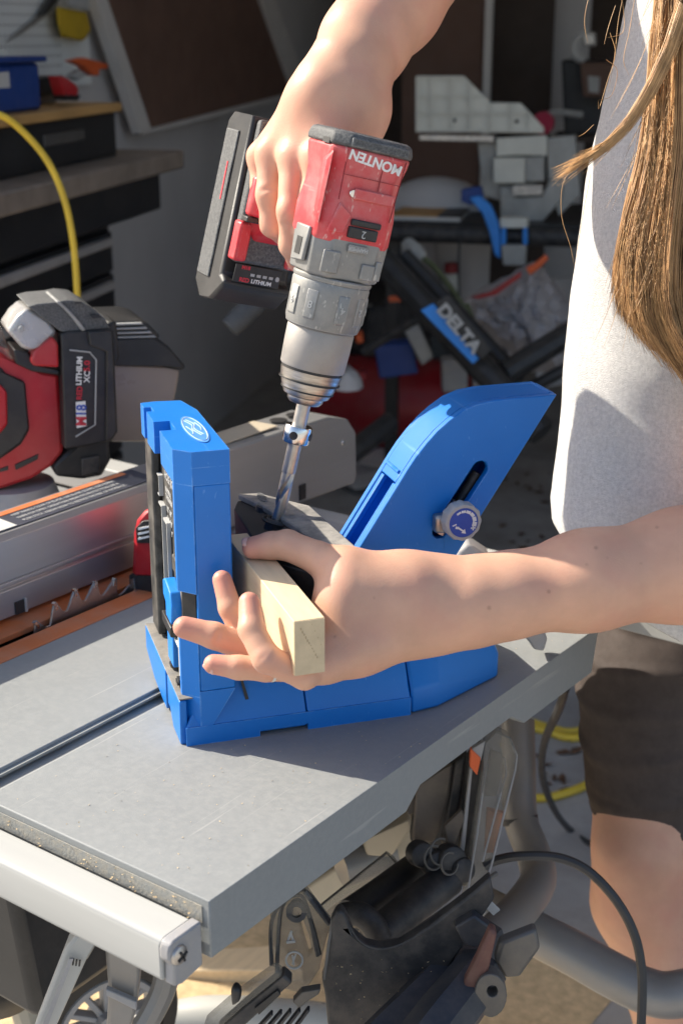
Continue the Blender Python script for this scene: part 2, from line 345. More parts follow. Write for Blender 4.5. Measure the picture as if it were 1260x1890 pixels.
# pegboard
pb = thing('pegboard', 'white pegboard on the side wall above the tool chest', 'pegboard', G(-1.37, 2.4, 1.36))
add('board', gbox(MB(), -1.379, -1.365, 1.46, 3.2, 1.30, 2.2), M_peg, pb, smooth=0)
hm = MB()
for i in range(34):
    for j in range(12):
        b, z = 2.15 + i * .0254, 1.33 + j * .0254
        hm.add([G(-1.3645, b + .004 * math.cos(q), z + .004 * math.sin(q)) for q in (0, 1.05, 2.1, 3.15, 4.2, 5.25)], [(0, 1, 2, 3, 4, 5)])
add('peg_holes', hm, M_dark, pb, smooth=0, kind='stuff')
hs = thing('hand_shears', 'dark garden blade hanging on the white pegboard', 'hand tool', PA(60, 50, -1.35))
add('blade', MB().prism([PA(x, y, -1.352) for x, y in [(10, 78), (70, 28), (78, 22), (82, 30), (40, 60)]], WN * .006), M_greytube, hs)
add('handle', MB().prism([PA(x, y, -1.352) for x, y in [(66, 30), (90, -12), (108, -12), (78, 26)]], WN * .018), M_black, hs, bevel=.003)
yb = thing('yellow_bag', 'yellow fabric pouch hanging at the right end of the pegboard', 'bag', PA(135, 70, -1.34))
rings = []
for t, sc_ in ((0, .92), (.012, 1), (.03, 1), (.04, .9)):
    c = PA(135, 40, -1.36 + t)
    rings.append([c + (PA(x, y, -1.36 + t) - c) * sc_ for x, y in [(103, 12), (160, 22), (168, 54), (160, 70), (150, 76), (112, 68), (105, 40)]])
add('pouch', MB().loft(rings[::-1]), M_yellowbag, yb, bevel=.004)
add('flap', MB().prism([PA(x, y, -1.315) for x, y in [(115, -15), (158, -12), (160, 20), (125, 12)]], WN * .01), M_greyprint, yb, bevel=.003)
# things on the upper box
bb = thing('blue_bin', 'dark blue plastic organiser with pale labels on the yellow lid', 'bin', PA(40, 215, -1.09))
zt = 1.2845
bx = MB(); gbox(bx, -1.25, -1.04, 1.5, 2.13, zt, zt + .095); add('case', bx, M_boxblue, bb, bevel=.008)
for b0, b1 in ((1.72, 1.81), (1.83, 1.98)): add('paper_label', gbox(MB(), -1.0398, -1.0385, b0, b1, zt + .05, zt + .08), M_paper, bb, smooth=0)
add('lid', gbox(MB(), -1.26, -1.03, 1.5, 2.15, zt + .096, zt + .108), M_boxblue, bb, bevel=.004)
pk = thing('plastic_packet', 'clear packet of parts lying on the blue organiser', 'packet', G(-1.14, 1.8, zt + .109))
r_ = []
for i in range(9):
    b = 1.56 + .5 * i / 8; r_.append([G(-1.22, b, zt + .1095), G(-1.07, b, zt + .1095), G(-1.08, b, zt + .122 + .012 * noise.noise(Vector((i * .8, 0, 0)))), G(-1.2, b, zt + .125 + .014 * noise.noise(Vector((i * .9, 4, 0))))])
add('packet', MB().loft(r_), M_ivory, pk)
add('print', gbox(MB(), -1.068, -1.066, 1.62, 1.9, zt + .112, zt + .118), M_blueprint, pk, smooth=0)
rc = thing('red_clamp', 'red plastic tool on the yellow lid beside the blue organiser', 'hand tool', G(-1.08, 2.1, zt))
add('body', MB().prism([PA(x, y, -1.08) for x, y in [(87, 140), (100, 142), (118, 155), (124, 165), (122, 176), (98, 176)]], WN * .03), M_red2, rc, bevel=.004)
add('foot', MB().prism([PA(x, y, -1.083) for x, y in [(96, 175), (124, 175), (118, 186), (98, 184)]], WN * .035), M_black, rc, bevel=.002)
oc = thing('orange_clamp', 'orange red spring clamp lying above the red tool', 'clamp', G(-1.25, 2.45, zt))
add('jaw', MB().prism([PA(x, y, -1.20) for x, y in [(116, 112), (140, 106), (184, 118), (183, 127), (168, 128), (166, 140), (154, 138), (140, 122)]], WN * .025), M_orangep, oc, bevel=.003)
add('tip', MB().prism([PA(x, y, -1.21) for x, y in [(118, 140), (135, 128), (150, 138), (132, 148)]], WN * .02), M_greyprint, oc, bevel=.003)
pl_ = solo('wood_offcut', gbox(MB(), -1.34, -1.15, 2.1, 2.46, zt, zt + .018), M_woodrail, 'thin wood offcut lying at the right end of the yellow lid', 'offcut', bevel=.002)
dk = solo('black_case', gbox(MB(), -1.33, -1.12, 2.2, 2.45, zt + .0185, zt + .06), M_black, 'black case on the wood offcut at the end of the lid', 'case', bevel=.006)

# hanging yellow hose
pts = [P(-60, 205, 2.2), P(0, 212, 2.22), P(45, 245, 2.25), P(90, 300, 2.28), P(120, 370, 2.3), P(136, 450, 2.32), P(143, 540, 2.34), P(147, 640, 2.36), P(150, 800, 2.38), P(160, 1000, 2.40)]
solo('yellow_hose', MB().tube(smoothpath(pts, 6), .0055, 8), M_yellow, 'yellow hose hanging in front of the black tool chest', 'hose')

# back bench: black rail table with the machine on it
BB = 3.5
bn = thing('work_bench', 'black steel bench with a rounded front rail in the garage', 'bench', (0, 0, 0))
pL, pR = PB(690, 428, BB), PB(1120, 440, BB); zr = (pL.z + pR.z) / 2
a0, a1 = pL.dot(WN), pR.dot(WN)
bn.location = G((a0 + a1) / 2, BB, 0); ROOTS[bn.name] = Matrix.Translation(-Vector(bn.location))
add('rail', MB().tube([G(a0, BB, zr), G(a1, BB, zr)], .028, 16), M_darkmet, bn)
add('bench_top', gbox(MB(), a0, a1, BB + .02, BB + .6, zr + .012, zr + .032), M_blackpaint, bn, bevel=.003)
for a in (a0 + .05, a1 - .05):
    for b in (BB + .06, BB + .52): add('leg', gbox(MB(), a - .02, a + .02, b - .02, b + .02, .001, zr + .012), M_blackpaint, bn, bevel=.003)
c0 = PB(848, 430, BB - .03); add('cord', MB().tube(smoothpath([c0, c0 - UP * .12, c0 - UP * .3 + WN * .01], 3), .004, 6), M_cable, bn)
nb = thing('notebook', 'brown covered notebook with white pages on the bench edge', 'notebook', PB(780, 398, BB + .1))
zb = zr + .0325; n0 = PB(722, 398, BB + .05).dot(WN); n1 = PB(850, 398, BB + .05).dot(WN)
add('pages', gbox(MB(), n0, n1, BB + .03, BB + .25, zb, zb + .012), M_paper, nb, bevel=.001)
add('cover', gbox(MB(), n0 - .002, n1 - .07, BB + .035, BB + .252, zb + .0122, zb + .016), M_benchtop, nb, bevel=.001)
add('dark_cover', gbox(MB(), n1 - .069, n1 + .002, BB + .035, BB + .252, zb + .0122, zb + .0165), M_black, nb, bevel=.001)
# saw fence plate (ribbed, stepped) on a grey machine
mc = thing('bench_machine', 'grey bench machine with an ivory ribbed stepped fence plate', 'machine', PB(900, 400, BB + .15))
B1 = BB + .12
outl = [(768, 140), (855, 140), (905, 190), (960, 190), (1003, 236), (1003, 246), (768, 243)]
add('fence_plate', MB().prism([PB(x, y, B1) for x, y in outl], WW * .012), M_ivory, mc, bevel=.002)
for x in (768, 795, 832, 866, 905, 943, 975):
    top = 140 if x < 856 else (140 + (x - 855) if x < 905 else (190 if x < 960 else 190 + (x - 960)))
    add('rib', MB().prism([PB(x, top + 1, B1), PB(x + 4, top + 3, B1), PB(x + 4, 243, B1), PB(x, 243, B1)], WW * -.012), M_ivory, mc, smooth=0)
for y, x1 in ((141, 855), (174, 888), (206, 972), (239, 1002)):
    add('rib', MB().prism([PB(769, y, B1 + .0005), PB(x1, y, B1 + .0005), PB(x1, y + 4, B1 + .0005), PB(769, y + 4, B1 + .0005)], WW * -.0115), M_ivory, mc, smooth=0)
for x, y in ((838, 222), (953, 224)): add('bolt_hole', MB().lathe([(.001, 0), (.006, 0), (.006, .002), (.001, .002)], frame(PB(x, y, B1 - .001), WN, -UP, -WW) , 10), M_black, mc)
add('ledge', MB().prism([PB(x, y, B1 - .03) for x, y in [(773, 249), (910, 251), (910, 262), (773, 259)]], WW * .09), M_silver, mc, bevel=.002)
def pplate(name, px, b, th, m, par=None, **k): return add(name, MB().prism([PB(x, y, b) for x, y in px], WW * th), m, par if par else mc, **k)
pplate('column', [(880, 262), (1000, 262), (1005, 330), (960, 350), (925, 372), (890, 360)], B1 + .03, .10, M_machine, bevel=.004)
pplate('front_block', [(910, 292), (968, 292), (968, 338), (910, 338)], B1 - .02, .05, M_ivory, bevel=.003)
pplate('grey_block', [(969, 290), (1003, 290), (1003, 335), (969, 335)], B1 - .015, .045, M_machine, bevel=.003)
pplate('top_block', [(915, 255), (1008, 250), (1008, 288), (950, 286), (915, 290)], B1 + .005, .02, M_ivory, bevel=.003)
pplate('plate', [(945, 342), (1000, 342), (1000, 360), (945, 362)], B1 - .02, .04, M_silver, bevel=.002)
pplate('arm', [(922, 345), (945, 345), (950, 365), (1000, 362), (1015, 330), (1040, 335), (1035, 370), (1000, 410), (972, 420), (922, 405)], B1, .05, M_machine, bevel=.004)
pplate('foot_cap', [(922, 403), (972, 403), (972, 421), (922, 421)], BB - .05, .06, M_ivory, bevel=.002)
pplate('base_plate', [(1008, 255), (1060, 250), (1070, 360), (1030, 400), (1010, 330)], B1 + .02, .08, M_machine, bevel=.004)
bc = thing('blue_clamp', 'bright blue bar clamp gripping the front rail of the bench', 'clamp', PB(920, 470, BB - .06))
pplate('bar', [(865, 365), (885, 362), (905, 380), (918, 410), (922, 440), (922, 478), (912, 470), (903, 430), (890, 395)], BB - .075, .02, M_deltablue, bc, bevel=.003)
pplate('jaw_side', [(924, 422), (932, 422), (932, 452), (924, 452)], BB - .07, .03, M_deltablue, bc, bevel=.002)
pplate('jaw_side', [(964, 422), (972, 422), (972, 452), (964, 452)], BB - .07, .03, M_deltablue, bc, bevel=.002)
pplate('head', [(924, 453), (970, 453), (968, 490), (928, 490)], BB - .075, .04, M_machine, bc, bevel=.003)
pplate('pad', [(850, 350), (885, 345), (890, 365), (868, 380), (850, 372)], BB - .06, .05, M_boxblue, bc, bevel=.004)
dome = thing('dust_bag', 'pale grey cloth bag slumped on the bench behind the notebook', 'bag', PB(805, 360, BB + .35))
cc = PB(805, 372, BB + .35); cc.z = zr + .034; rr = []
for i in range(9):
    q = math.pi / 2 * i / 8; rr.append([cc + WN * (.17 * math.cos(q) * math.cos(w) * (1 + .06 * noise.noise(Vector((w * 2, i, 0))))) + WW * (.12 * math.cos(q) * math.sin(w)) + UP * (.10 * math.sin(q)) for w in (2 * math.pi * j / 20 for j in range(20))])
add('cloth', MB().loft(rr), M_wall, dome)
# clutter under and beside the bench
DL = thing('folding_stand', 'black folding tool stand with a bright blue strip lettered DELTA', 'stand', P(850, 640, 3.3)); 
def leg3(name, p, q, w, m, d0, d1, par): return add(name, MB().tube([P(p[0], p[1], d0), P(q[0], q[1], d1)], w, 10), m, par)
leg3('leg', (705, 480), (1000, 800), .034, M_black, 3.5, 3.3, DL); leg3('leg', (745, 470), (960, 700), .020, M_black, 3.6, 3.5, DL)
leg3('leg', (1060, 610), (930, 690), .030, M_black, 3.45, 3.4, DL); leg3('leg', (1100, 650), (900, 760), .016, M_black, 3.4, 3.5, DL)
leg3('crossbar', (775, 585), (670, 650), .012, M_darkmet, 3.6, 3.7, DL)
leg3('crossbar', (630, 850), (720, 780), .028, M_black, 3.4, 3.5, DL)
nrm_ = (FH * .97 - UP * .1).normalized(); o_ = P(830, 620, 3.30)
add('blue_strip', MB().prism([PPL(x, y, o_, nrm_) for x, y in [(776, 573), (800, 560), (884, 662), (872, 672)]], nrm_ * .012), M_deltablue, DL, bevel=.002)
o2 = P(850, 620, 3.29); xa = (PPL(900, 680, o2, nrm_) - PPL(806, 568, o2, nrm_)); ya = (PPL(830, 560, o2, nrm_) - PPL(810, 580, o2, nrm_))
add('name_band', MB().prism([PPL(x, y, o2, nrm_) for x, y in [(802, 558), (828, 543), (908, 646), (888, 664)]], nrm_ * .01), M_black, DL, bevel=.002)
text('lettering', 'DELTA', .040, M_greyprint, DL, PPL(812, 566, o2 - nrm_ * .004, nrm_), xa, ya, .0006, bold=.0018, squeeze=1.12)
bag = thing('shopping_bag', 'crumpled white plastic bag with red print and orange tie', 'bag', P(960, 640, 3.75))
rr = []
out_ = [(985, 480), (940, 505), (890, 530), (845, 555), (860, 600), (890, 640), (950, 690), (1040, 690), (1070, 600), (1040, 540), (1010, 500)]
cc = P(955, 590, 3.8)
def dens(px, n):
    out = []; m = len(px)
    for i in range(m):
        for k in range(n):
            t = k / n; out.append((px[i][0] + (px[(i + 1) % m][0] - px[i][0]) * t, px[i][1] + (px[(i + 1) % m][1] - px[i][1]) * t))
    return out
od = dens(out_, 6)
for k in range(14):
    t = k / 13; s_ = math.cos(t * 1.45) * .98; dd = 3.92 - .24 * math.sin(t * 1.5)
    ring_ = []
    for i, (x, y) in enumerate(od):
        u_, v_ = 955 + (x - 955) * s_, 590 + (y - 590) * s_
        c_ = abs(noise.noise(Vector((u_ * .028, v_ * .028, 3)))) + .6 * abs(noise.noise(Vector((u_ * .07, v_ * .07, 9))))
        ring_.append(P(u_ + 6 * noise.noise(Vector((i * .4, k * .5, 0))), v_ + 6 * noise.noise(Vector((i * .4, k * .5, 7))), dd - .10 * c_ * (1 if k else 0)))
    rr.append(ring_)
add('bag', MB().loft(rr), M_bag, bag, smooth=22)
add('red_print', vslab([(868, 548), (905, 538), (950, 508), (962, 500), (960, 512), (915, 545), (880, 552)], 3.66, .004), M_tank, bag)
add('tie', MB().tube([P(975, 500, 3.68), P(988, 492, 3.67), P(1008, 474, 3.67)], [.012, .010, .008], 8), M_orangep, bag)
cbx = thing('cardboard_sheet', 'pale cardboard sheets stored under the bench', 'cardboard', PB(800, 560, 3.95))
pplate('sheet', [(735, 440), (800, 440), (812, 560), (745, 540)], 3.95, .01, M_bag, cbx); pplate('sheet', [(800, 442), (905, 442), (900, 545), (806, 560)], 4.0, .012, M_wall, cbx); pplate('sheet', [(985, 520), (1060, 510), (1075, 700), (990, 720)], 4.1, .02, M_wall, cbx)
gh = thing('green_hose', 'thin olive hose looping under the bench beside the stand', 'hose', P(790, 490, 3.7))
add('tube', MB().tube(smoothpath([P(745, 455, 3.7), P(770, 470, 3.66), P(800, 492, 3.64), P(830, 530, 3.62), P(850, 560, 3.6), P(870, 590, 3.6), P(860, 560, 3.6)], 5), .008, 7), mat('olive_hose', (.10, .11, .05), .6), gh)
add('nozzle', MB().tube([P(752, 450, 3.69), P(768, 470, 3.66), P(780, 480, 3.65)], [.02, .026, .016], 8), M_machine, gh)
tk = thing('air_tank', 'red air compressor tank lying on the dark garage floor', 'air tank', PZ(715, 820, 0))
tb = PB(610, 790, 4.0); te = PB(830, 770, 4.0); ax = (te - tb)
def capsule(c0, c1, r, n=24):
    d = (c1 - c0).normalized(); a = d.orthogonal().normalized(); b = d.cross(a); R_ = []
    for t, k in [(-r * .55, .02), (-r * .5, .45), (-r * .33, .78), (0, 1)]: R_.append((c0 + d * t, r * k))
    for t, k in [(0, 1), (r * .33, .78), (r * .5, .45), (r * .55, .02)]: R_.append((c1 + d * t, r * k))
    return MB().loft([[p + (a * math.cos(q) + b * math.sin(q)) * rr_ for q in (2 * math.pi * j / n for j in range(n))] for p, rr_ in R_])
tz = .20
add('tank', capsule(Vector((tb.x, tb.y, tz)), Vector((te.x, te.y, tz)), .165), M_tank, tk)
for t in (.2, .8):
    c = tb.lerp(te, t); add('foot', MB().box(c.x - .03, c.x + .03, c.y - .08, c.y + .08, .001, .06), M_black, tk, bevel=.004)
hd = tb.lerp(te, .5); add('pump_head', MB().prism([Vector((hd.x, hd.y, .36)) + WN * x + UP * z for x, z in [(-.1, 0), (.12, 0), (.12, .12), (.05, .2), (-.08, .18)]], WW * .15), M_darkmet, tk, bevel=.01)
jk = thing('dark_toolbag', 'black tool bag in the shade between the chest and the stand', 'bag', PB(720, 640, 4.3))
rr = []
for k, (h, s_) in enumerate(((.0, 1), (.1, 1.05), (.3, 1), (.42, .8), (.46, .4))):
    c = PB(735, 660, 4.35); c.z = .02 + h * 1.15
    rr.append([c + (WN * (.32 * math.cos(w)) + WW * (.2 * math.sin(w))) * s_ * (1 + .1 * noise.noise(Vector((w, k, 1)))) for w in (2 * math.pi * j / 18 for j in range(18))])
add('body', MB().loft(rr), M_black, jk)
add('red_tag', vslab([(716, 548), (738, 546), (740, 556), (718, 558)], 4.1, .006), M_orangep, jk)
nw = thing('paper_pile', 'loose pile of printed papers on the garage floor behind the jig', 'papers', PZ(680, 885, 0))
for k, (x, y, r_) in enumerate(((662, 862, .2), (690, 875, .7), (665, 890, -.4), (648, 878, 1.1), (676, 868, .1))):
    c = PZ(x, y, 0); M = Matrix.Translation((c.x, c.y, .006 + .012 * k)) @ Matrix.Rotation(r_, 4, 'Z') @ Matrix.Rotation(.05, 4, 'X')
    add('sheet', MB().box(-.13, .13, -.1, .1, 0, .003, M), M_paper if k % 2 == 0 else M_bag, nw, smooth=0)
# objects at the very back right
bt = thing('grey_jug', 'pale hose loop and dark jug on a shelf at the back', 'jug', PB(1095, 110, 5.0))
pplate('body', [(1035, 110), (1120, 112), (1115, 250), (1040, 250)], 5.05, .15, M_blackpaint, bt, bevel=.01)
add('hose', MB().tube(smoothpath([PB(1085, 58, 5), PB(1062, 75, 5), PB(1060, 100, 5), PB(1078, 112, 5)], 5), .018, 8), M_paper, bt)
pplate('bottle', [(1072, 60), (1098, 58), (1100, 85), (1075, 88)], 4.98, .05, M_silver, bt, bevel=.01)
pplate('shelf', [(1020, 250), (1180, 255), (1180, 265), (1020, 262)], 5.0, .3, M_dark, bt)
cr = thing('cardboard_carton', 'brown cardboard carton on the back shelf near the hair tips', 'carton', PB(1100, 150, 4.9))
pplate('carton', [(1070, 115), (1160, 118), (1160, 180), (1075, 178)], 4.88, .18, M_brownpanel, cr, bevel=.004)
pplate('label', [(1084, 140), (1106, 142), (1104, 172), (1086, 170)], 4.877, .002, M_machine, cr)
rl = thing('red_reel', 'pink red reel with a grey handle below the back shelf', 'reel', PB(1010, 225, 4.6))
add('drum', MB().lathe([(.001, 0), (.04, 0), (.04, .05), (.001, .05)], frame(PB(1003, 226, 4.6), WN, -UP, -WW), 18), mat('pink_red', (.40, .01, .05), .5), rl)
add('handle', MB().tube(smoothpath([PB(1008, 215, 4.6), PB(1025, 207, 4.6), PB(1075, 212, 4.6)], 4), .012, 8), M_machine, rl)

# smaller clutter on the garage floor under the bench
bk = thing('black_bucket', 'black bucket standing between the red tank and the folding stand', 'bucket', PB(690, 700, 4.2)); bb_ = PB(690, 690, 4.2); bb_.z = .40
add('pail', MB().lathe([(.09, -.32), (.12, -.02), (.125, -.02), (.125, 0), (.112, 0), (.085, -.30)], Matrix.Translation(bb_), 24), M_darkmet, bk)
add('bail', MB().tube(smoothpath([bb_ + CR * .122, bb_ + CR * .09 + UP * .08, bb_ + UP * .11, bb_ - CR * .09 + UP * .08, bb_ - CR * .122], 4), .004, 6), M_machine, bk)
gj = thing('grey_rag', 'pale crumpled rag on top of the red tank', 'rag', P(640, 705, 3.62)); rr = []
for k in range(7):
    q = k / 6 * 1.5; rr.append([P(640 + 30 * math.cos(q) * math.cos(w) * (1 + .3 * noise.noise(Vector((w, k, 2)))), 715 - 34 * math.sin(q) * (1 + .3 * noise.noise(Vector((w * 2, k, 5)))) + 8 * math.sin(w), 3.62 - .04 * math.sin(w)) for w in (2 * math.pi * j / 20 for j in range(20))])
add('cloth', MB().loft(rr), M_wall, gj)
for nm, lab, cat_, px, d_, m_ in (('orange_scrap', 'small orange scrap lying among the dark clutter left of the stand', 'scrap', [(655, 620), (668, 616), (672, 632), (658, 636)], 3.95, M_orangep),
                            ('red_scrap', 'small red scrap below the drill chuck beside the dark bucket', 'scrap', [(662, 690), (676, 688), (676, 702), (664, 704)], 3.9, M_tank),
                            ('dark_blue_box', 'dark blue box half hidden behind the drill chuck', 'box', [(690, 640), (760, 632), (772, 690), (700, 700)], 4.05, M_boxblue),
                            ('grey_tray', 'grey plastic tray standing on edge beside the dark blue box', 'tray', [(745, 610), (772, 600), (800, 660), (778, 676)], 3.98, M_machine),
                            ('paint_can', 'dull metal paint can at the foot of the cardboard sheets', 'can', [(815, 665), (862, 665), (864, 725), (816, 725)], 4.1, M_capgrey),
                            ('cream_box', 'cream cardboard box behind the folding stand', 'box', [(870, 690), (930, 680), (940, 740), (880, 750)], 4.1, M_bag)):
    ob_ = solo(nm, vslab(px, d_, .07), m_, lab, cat_, bevel=.006)
lt = thing('spray_can', 'white spray can with a red cap under the bench rail', 'can', PB(835, 500, 3.9)); c_ = PB(832, 510, 3.9)
add('can', MB().lathe([(.001, -.16), (.032, -.16), (.033, -.15), (.033, 0), (.026, .012), (.001, .012)], Matrix.Translation(c_), 20), M_ivory, lt); add('cap', MB().lathe([(.001, .0125), (.024, .0125), (.024, .045), (.001, .048)], Matrix.Translation(c_), 18), M_tank, lt)
# ------------------------------------------------------------------ table saw
TS = thing('table_saw', 'grey job site table saw with an orange throat plate and aluminium rails', 'table saw', (-.4, .3, .44))
T, ZT = .9, .900
sk = [(0, ZT), (0, .856), (.232, .856), (.252, .871), (.394, .872), (.418, .856), (.55, .856), (.56, ZT)]
add('table_right', MB().prism([(-.2225, y, z) for y, z in sk], (.2225, 0, 0)), M_table, TS, bevel=.0009)
add('table_left', MB().box(-.395, -.2465, 0, .56, .862, .9), M_table, TS, bevel=.0012)
add('table_rear', MB().box(-.72, -.04, .5605, .66, .878, .8985), M_capgrey, TS, bevel=.002)
add('table_wing', MB().box(-.90, -.535, 0, .56, .862, .9), M_table, TS, bevel=.0012)
add('miter_slot', MB().box(-.2463, -.2227, .0, .56, .875, .8915), M_slot, TS)
for x0, x1 in ((-.2463, -.2425), (-.2265, -.2227)): add('slot_lip', MB().box(x0, x1, .006, .56, .8952, .8972), M_slot, TS)
# throat plate with a slot, blade
def loop_rect(x0, x1, y0, y1, z): return [(x0, y0, z), (x1, y0, z), (x1, y1, z), (x0, y1, z)]
add('throat_plate', MB().prism(loop_rect(-.533, -.397, .02, .555, .8925), (0, 0, .0065), [loop_rect(-.440, -.424, .06, .50, .8925)]), M_orange, TS, bevel=.0008)
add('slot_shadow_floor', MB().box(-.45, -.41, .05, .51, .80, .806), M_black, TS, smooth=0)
bl = MB(); R0 = .132; cy_, cz_ = .305, .9 + .022 - R0; NT = 30
pr = []
for k in range(NT):
    a = 2 * math.pi * k / NT
    for da, r in ((0, R0), (.025, R0 + .0008), (.032, R0 - .004), (.06, R0 - .014), (.10, R0 - .016), (.14, R0 - .011), (.175, R0 - .005)):
        pr.append((-.4335, cy_ - r * math.cos(a + da), cz_ + r * math.sin(a + da)))
bl.prism(pr, (.0024, 0, 0)); blade = add('saw_blade', bl, M_steel, TS, bevel=.0003, segs=1)
for k in range(NT):
    a = 2 * math.pi * k / NT; r = R0
    if math.sin(a) < .6: continue
    M = Matrix(((1, 0, 0), (0, math.sin(a), -math.cos(a)), (0, math.cos(a), math.sin(a)))).to_4x4(); M.translation = (-.4323, cy_ - r * math.cos(a), cz_ + r * math.sin(a))
    add('carbide_tip', MB().box(-.002, .002, -.001, .002, -.007, .0012, M), M_bright, blade, smooth=0)
# front rail
FR = add('front_rail', MB().prism([(-.95, y, z) for y, z in [(-.0045, .884), (-.0290, .884), (-.0325, .8825), (-.0340, .879), (-.0340, .854), (-.032, .852), (-.0045, .852)]], (.9372, 0, 0)), M_alu, TS, bevel=.0015)
CPm = MB().prism([(-.0126, y, z) for y, z in [(-.0035, .8852), (-.0295, .8852), (-.0336, .8835), (-.0352, .879), (-.0352, .872), (-.031, .867), (-.0315, .851), (-.0225, .8485), (-.0035, .8515)]], (.0085, 0, 0))
ec = add('end_cap', CPm, M_capgrey, TS, bevel=.0018)
scx = frame((-.0040, -.0262, .8727), (0, 1, 0), (0, 0, 1), (1, 0, 0))
add('cap_screw', MB().lathe([(.0005, .0035), (.004, .0032), (.0065, .0018), (.007, 0), (.0005, 0)], scx, 20), M_steel, ec)
for q in (0, 1): add('screw_slot', MB().box(-.0045, .0045, -.0008, .0008, .0034, .0042, scx @ Matrix.Rotation(q * math.pi / 2 + .4, 4, 'Z')), M_black, ec, smooth=0)
# sawdust along the joint of rail and table
sd = MB(); rnd = random.Random(3)
def flake(mb, c, s, rnd):
    a, b = rnd.uniform(0, 6.28), rnd.uniform(-.7, .7)
    M = Matrix.Translation(c) @ Matrix.Rotation(a, 4, 'Z') @ Matrix.Rotation(b, 4, 'X'); mb.add([M @ Vector(p) for p in ((-s, -s * .6, 0), (s, -s * .5, 0), (s * .7, s * .6, s * .25), (-s * .8, s * .4, s * .3))], [(0, 1, 2, 3), (3, 2, 1, 0)])
for k in range(45):
    x = -.012 - rnd.random() ** 1.2 * .42; y = -.0022 - .005 * rnd.random() ** 2; flake(sd, Vector((x, y, .8848 + .0012 * rnd.random())), rnd.uniform(.0004, .0011), rnd)
for k in range(60):
    x = -.02 - rnd.random() * .36; flake(sd, Vector((x, -.0012, .887 + rnd.random() ** 2 * .008)), rnd.uniform(.0003, .001), rnd)
add('dusty_lip', MB().box(-.40, -.006, -.0009, -.0003, .8815, .8945), mat('sawdust_film', (.30, .30, .28), .8, 0, .1, 20, .3, 400, dust=(.50, .42, .30), dscale=150, damt=.5), TS, smooth=0)
add('sawdust_line', sd, M_sawdust, TS, smooth=0, kind='stuff')
sp = MB()
for k in range(260):
    x, y = -rnd.random() * .21 - .004, rnd.random() * .5 + .01; flake(sp, Vector((x, y, .9004)), rnd.choice((.0003, .0004, .0005, .0007)), rnd)
add('sawdust_specks', sp, M_woodend, TS, smooth=0, kind='stuff')
# rear rail and its clamp bits
add('rear_rail', MB().prism([(-.95, y, z) for y, z in [(.662, .893), (.70, .893), (.705, .888), (.705, .855), (.662, .855)]], (1.0, 0, 0)), M_alu, TS, bevel=.0015)
add('rear_rail_cap', MB().box(.0505, .068, .660, .7065, .853, .895), M_capgrey, TS, bevel=.002)
lv = vslab([(845, 1020), (862, 1005), (875, 1010), (905, 1030), (880, 1045), (845, 1045)], 1.47, .03); add('rail_lever', lv, M_capgrey, TS, bevel=.003)
add('clip', vslab([(955, 1163), (1003, 1165), (1010, 1180), (1003, 1203), (985, 1200), (975, 1185)], 1.27, .02), M_capgrey, TS, bevel=.002)
# body under the table
add('housing', MB().prism([(-.80, y, z) for y, z in [(.05, .878), (.53, .878), (.50, .62), (.08, .62)]], (.52, 0, 0)), M_black, TS, bevel=.01)
def U(name, px, d, th, m, par=None, holes=(), bevel=.003, nrm=None): return add(name, vslab(px, d, th, nrm, holes), m, par if par else TS, bevel=bevel)
U('tan_panel', [(548, 1650), (640, 1590), (770, 1510), (800, 1500), (790, 1545), (735, 1600), (650, 1650), (592, 1690)], 1.50, .02, M_tan)
U('tan_box', [(668, 1553), (757, 1512), (760, 1530), (722, 1583), (676, 1580)], 1.44, .03, M_tan)
add('drum', MB().tube([P(628, 1600, 1.46), P(720, 1568, 1.48)], .022, 24), M_greytube, TS)
gs = U('dust_sheet', [(592, 1671), (713, 1574), (728, 1585), (742, 1606), (654, 1676), (611, 1706)], 1.38, .004, M_smoke, bevel=.0005)
add('sheet_edge', MB().tube([P(592, 1671, 1.377), P(713, 1574, 1.377), P(742, 1606, 1.377)], .0014, 6), M_black, gs)
U('upright_plate', [(768, 1452), (806, 1425), (835, 1412), (828, 1470), (812, 1530), (800, 1556), (760, 1552)], 1.36, .006, M_rustdust)
U('upright_plate', [(840, 1408), (860, 1396), (852, 1470), (838, 1540), (826, 1575), (812, 1552), (828, 1490)], 1.35, .006, M_darkmet)
U('dark_bracket', [(776, 1448), (862, 1395), (868, 1440), (850, 1590), (815, 1600), (790, 1560), (756, 1556)], 1.39, .02, M_black)
U('lever_tab', [(820, 1525), (852, 1495), (858, 1510), (838, 1560), (828, 1572)], 1.335, .006, M_rustdust, bevel=.001)
U('side_ear', [(742, 1488), (760, 1470), (778, 1478), (772, 1500), (752, 1506)], 1.37, .01, M_rustdust, bevel=.002)
U('orange_tab', [(868, 1382), (887, 1400), (880, 1432), (866, 1415)], 1.30, .008, M_orangep, bevel=.001)
U('grey_tab', [(866, 1385), (895, 1368), (887, 1405)], 1.298, .006, M_capgrey, bevel=.001)
U('red_tab', [(898, 1494), (930, 1502), (914, 1574), (893, 1575)], 1.345, .006, M_orange, bevel=.001)
gd = U('blade_guard', [(893, 1372), (915, 1350), (940, 1362), (953, 1395), (950, 1420), (906, 1598), (880, 1670), (850, 1690), (862, 1600), (880, 1480)], 1.32, .014, M_smoke, bevel=.002)
ed = [(893, 1372), (915, 1350), (940, 1362), (953, 1395), (950, 1420), (906, 1598), (880, 1670), (850, 1700)]
add('guard_edge', MB().tube([P(x, y, 1.315) for x, y in ed], .0011, 6), M_capgrey, gd)
add('guard_edge', MB().tube([P(x, y, 1.315) for x, y in [(862, 1650), (880, 1540), (893, 1440), (905, 1380), (930, 1400), (934, 1425), (890, 1590)]], .0009, 6), M_capgrey, gd)
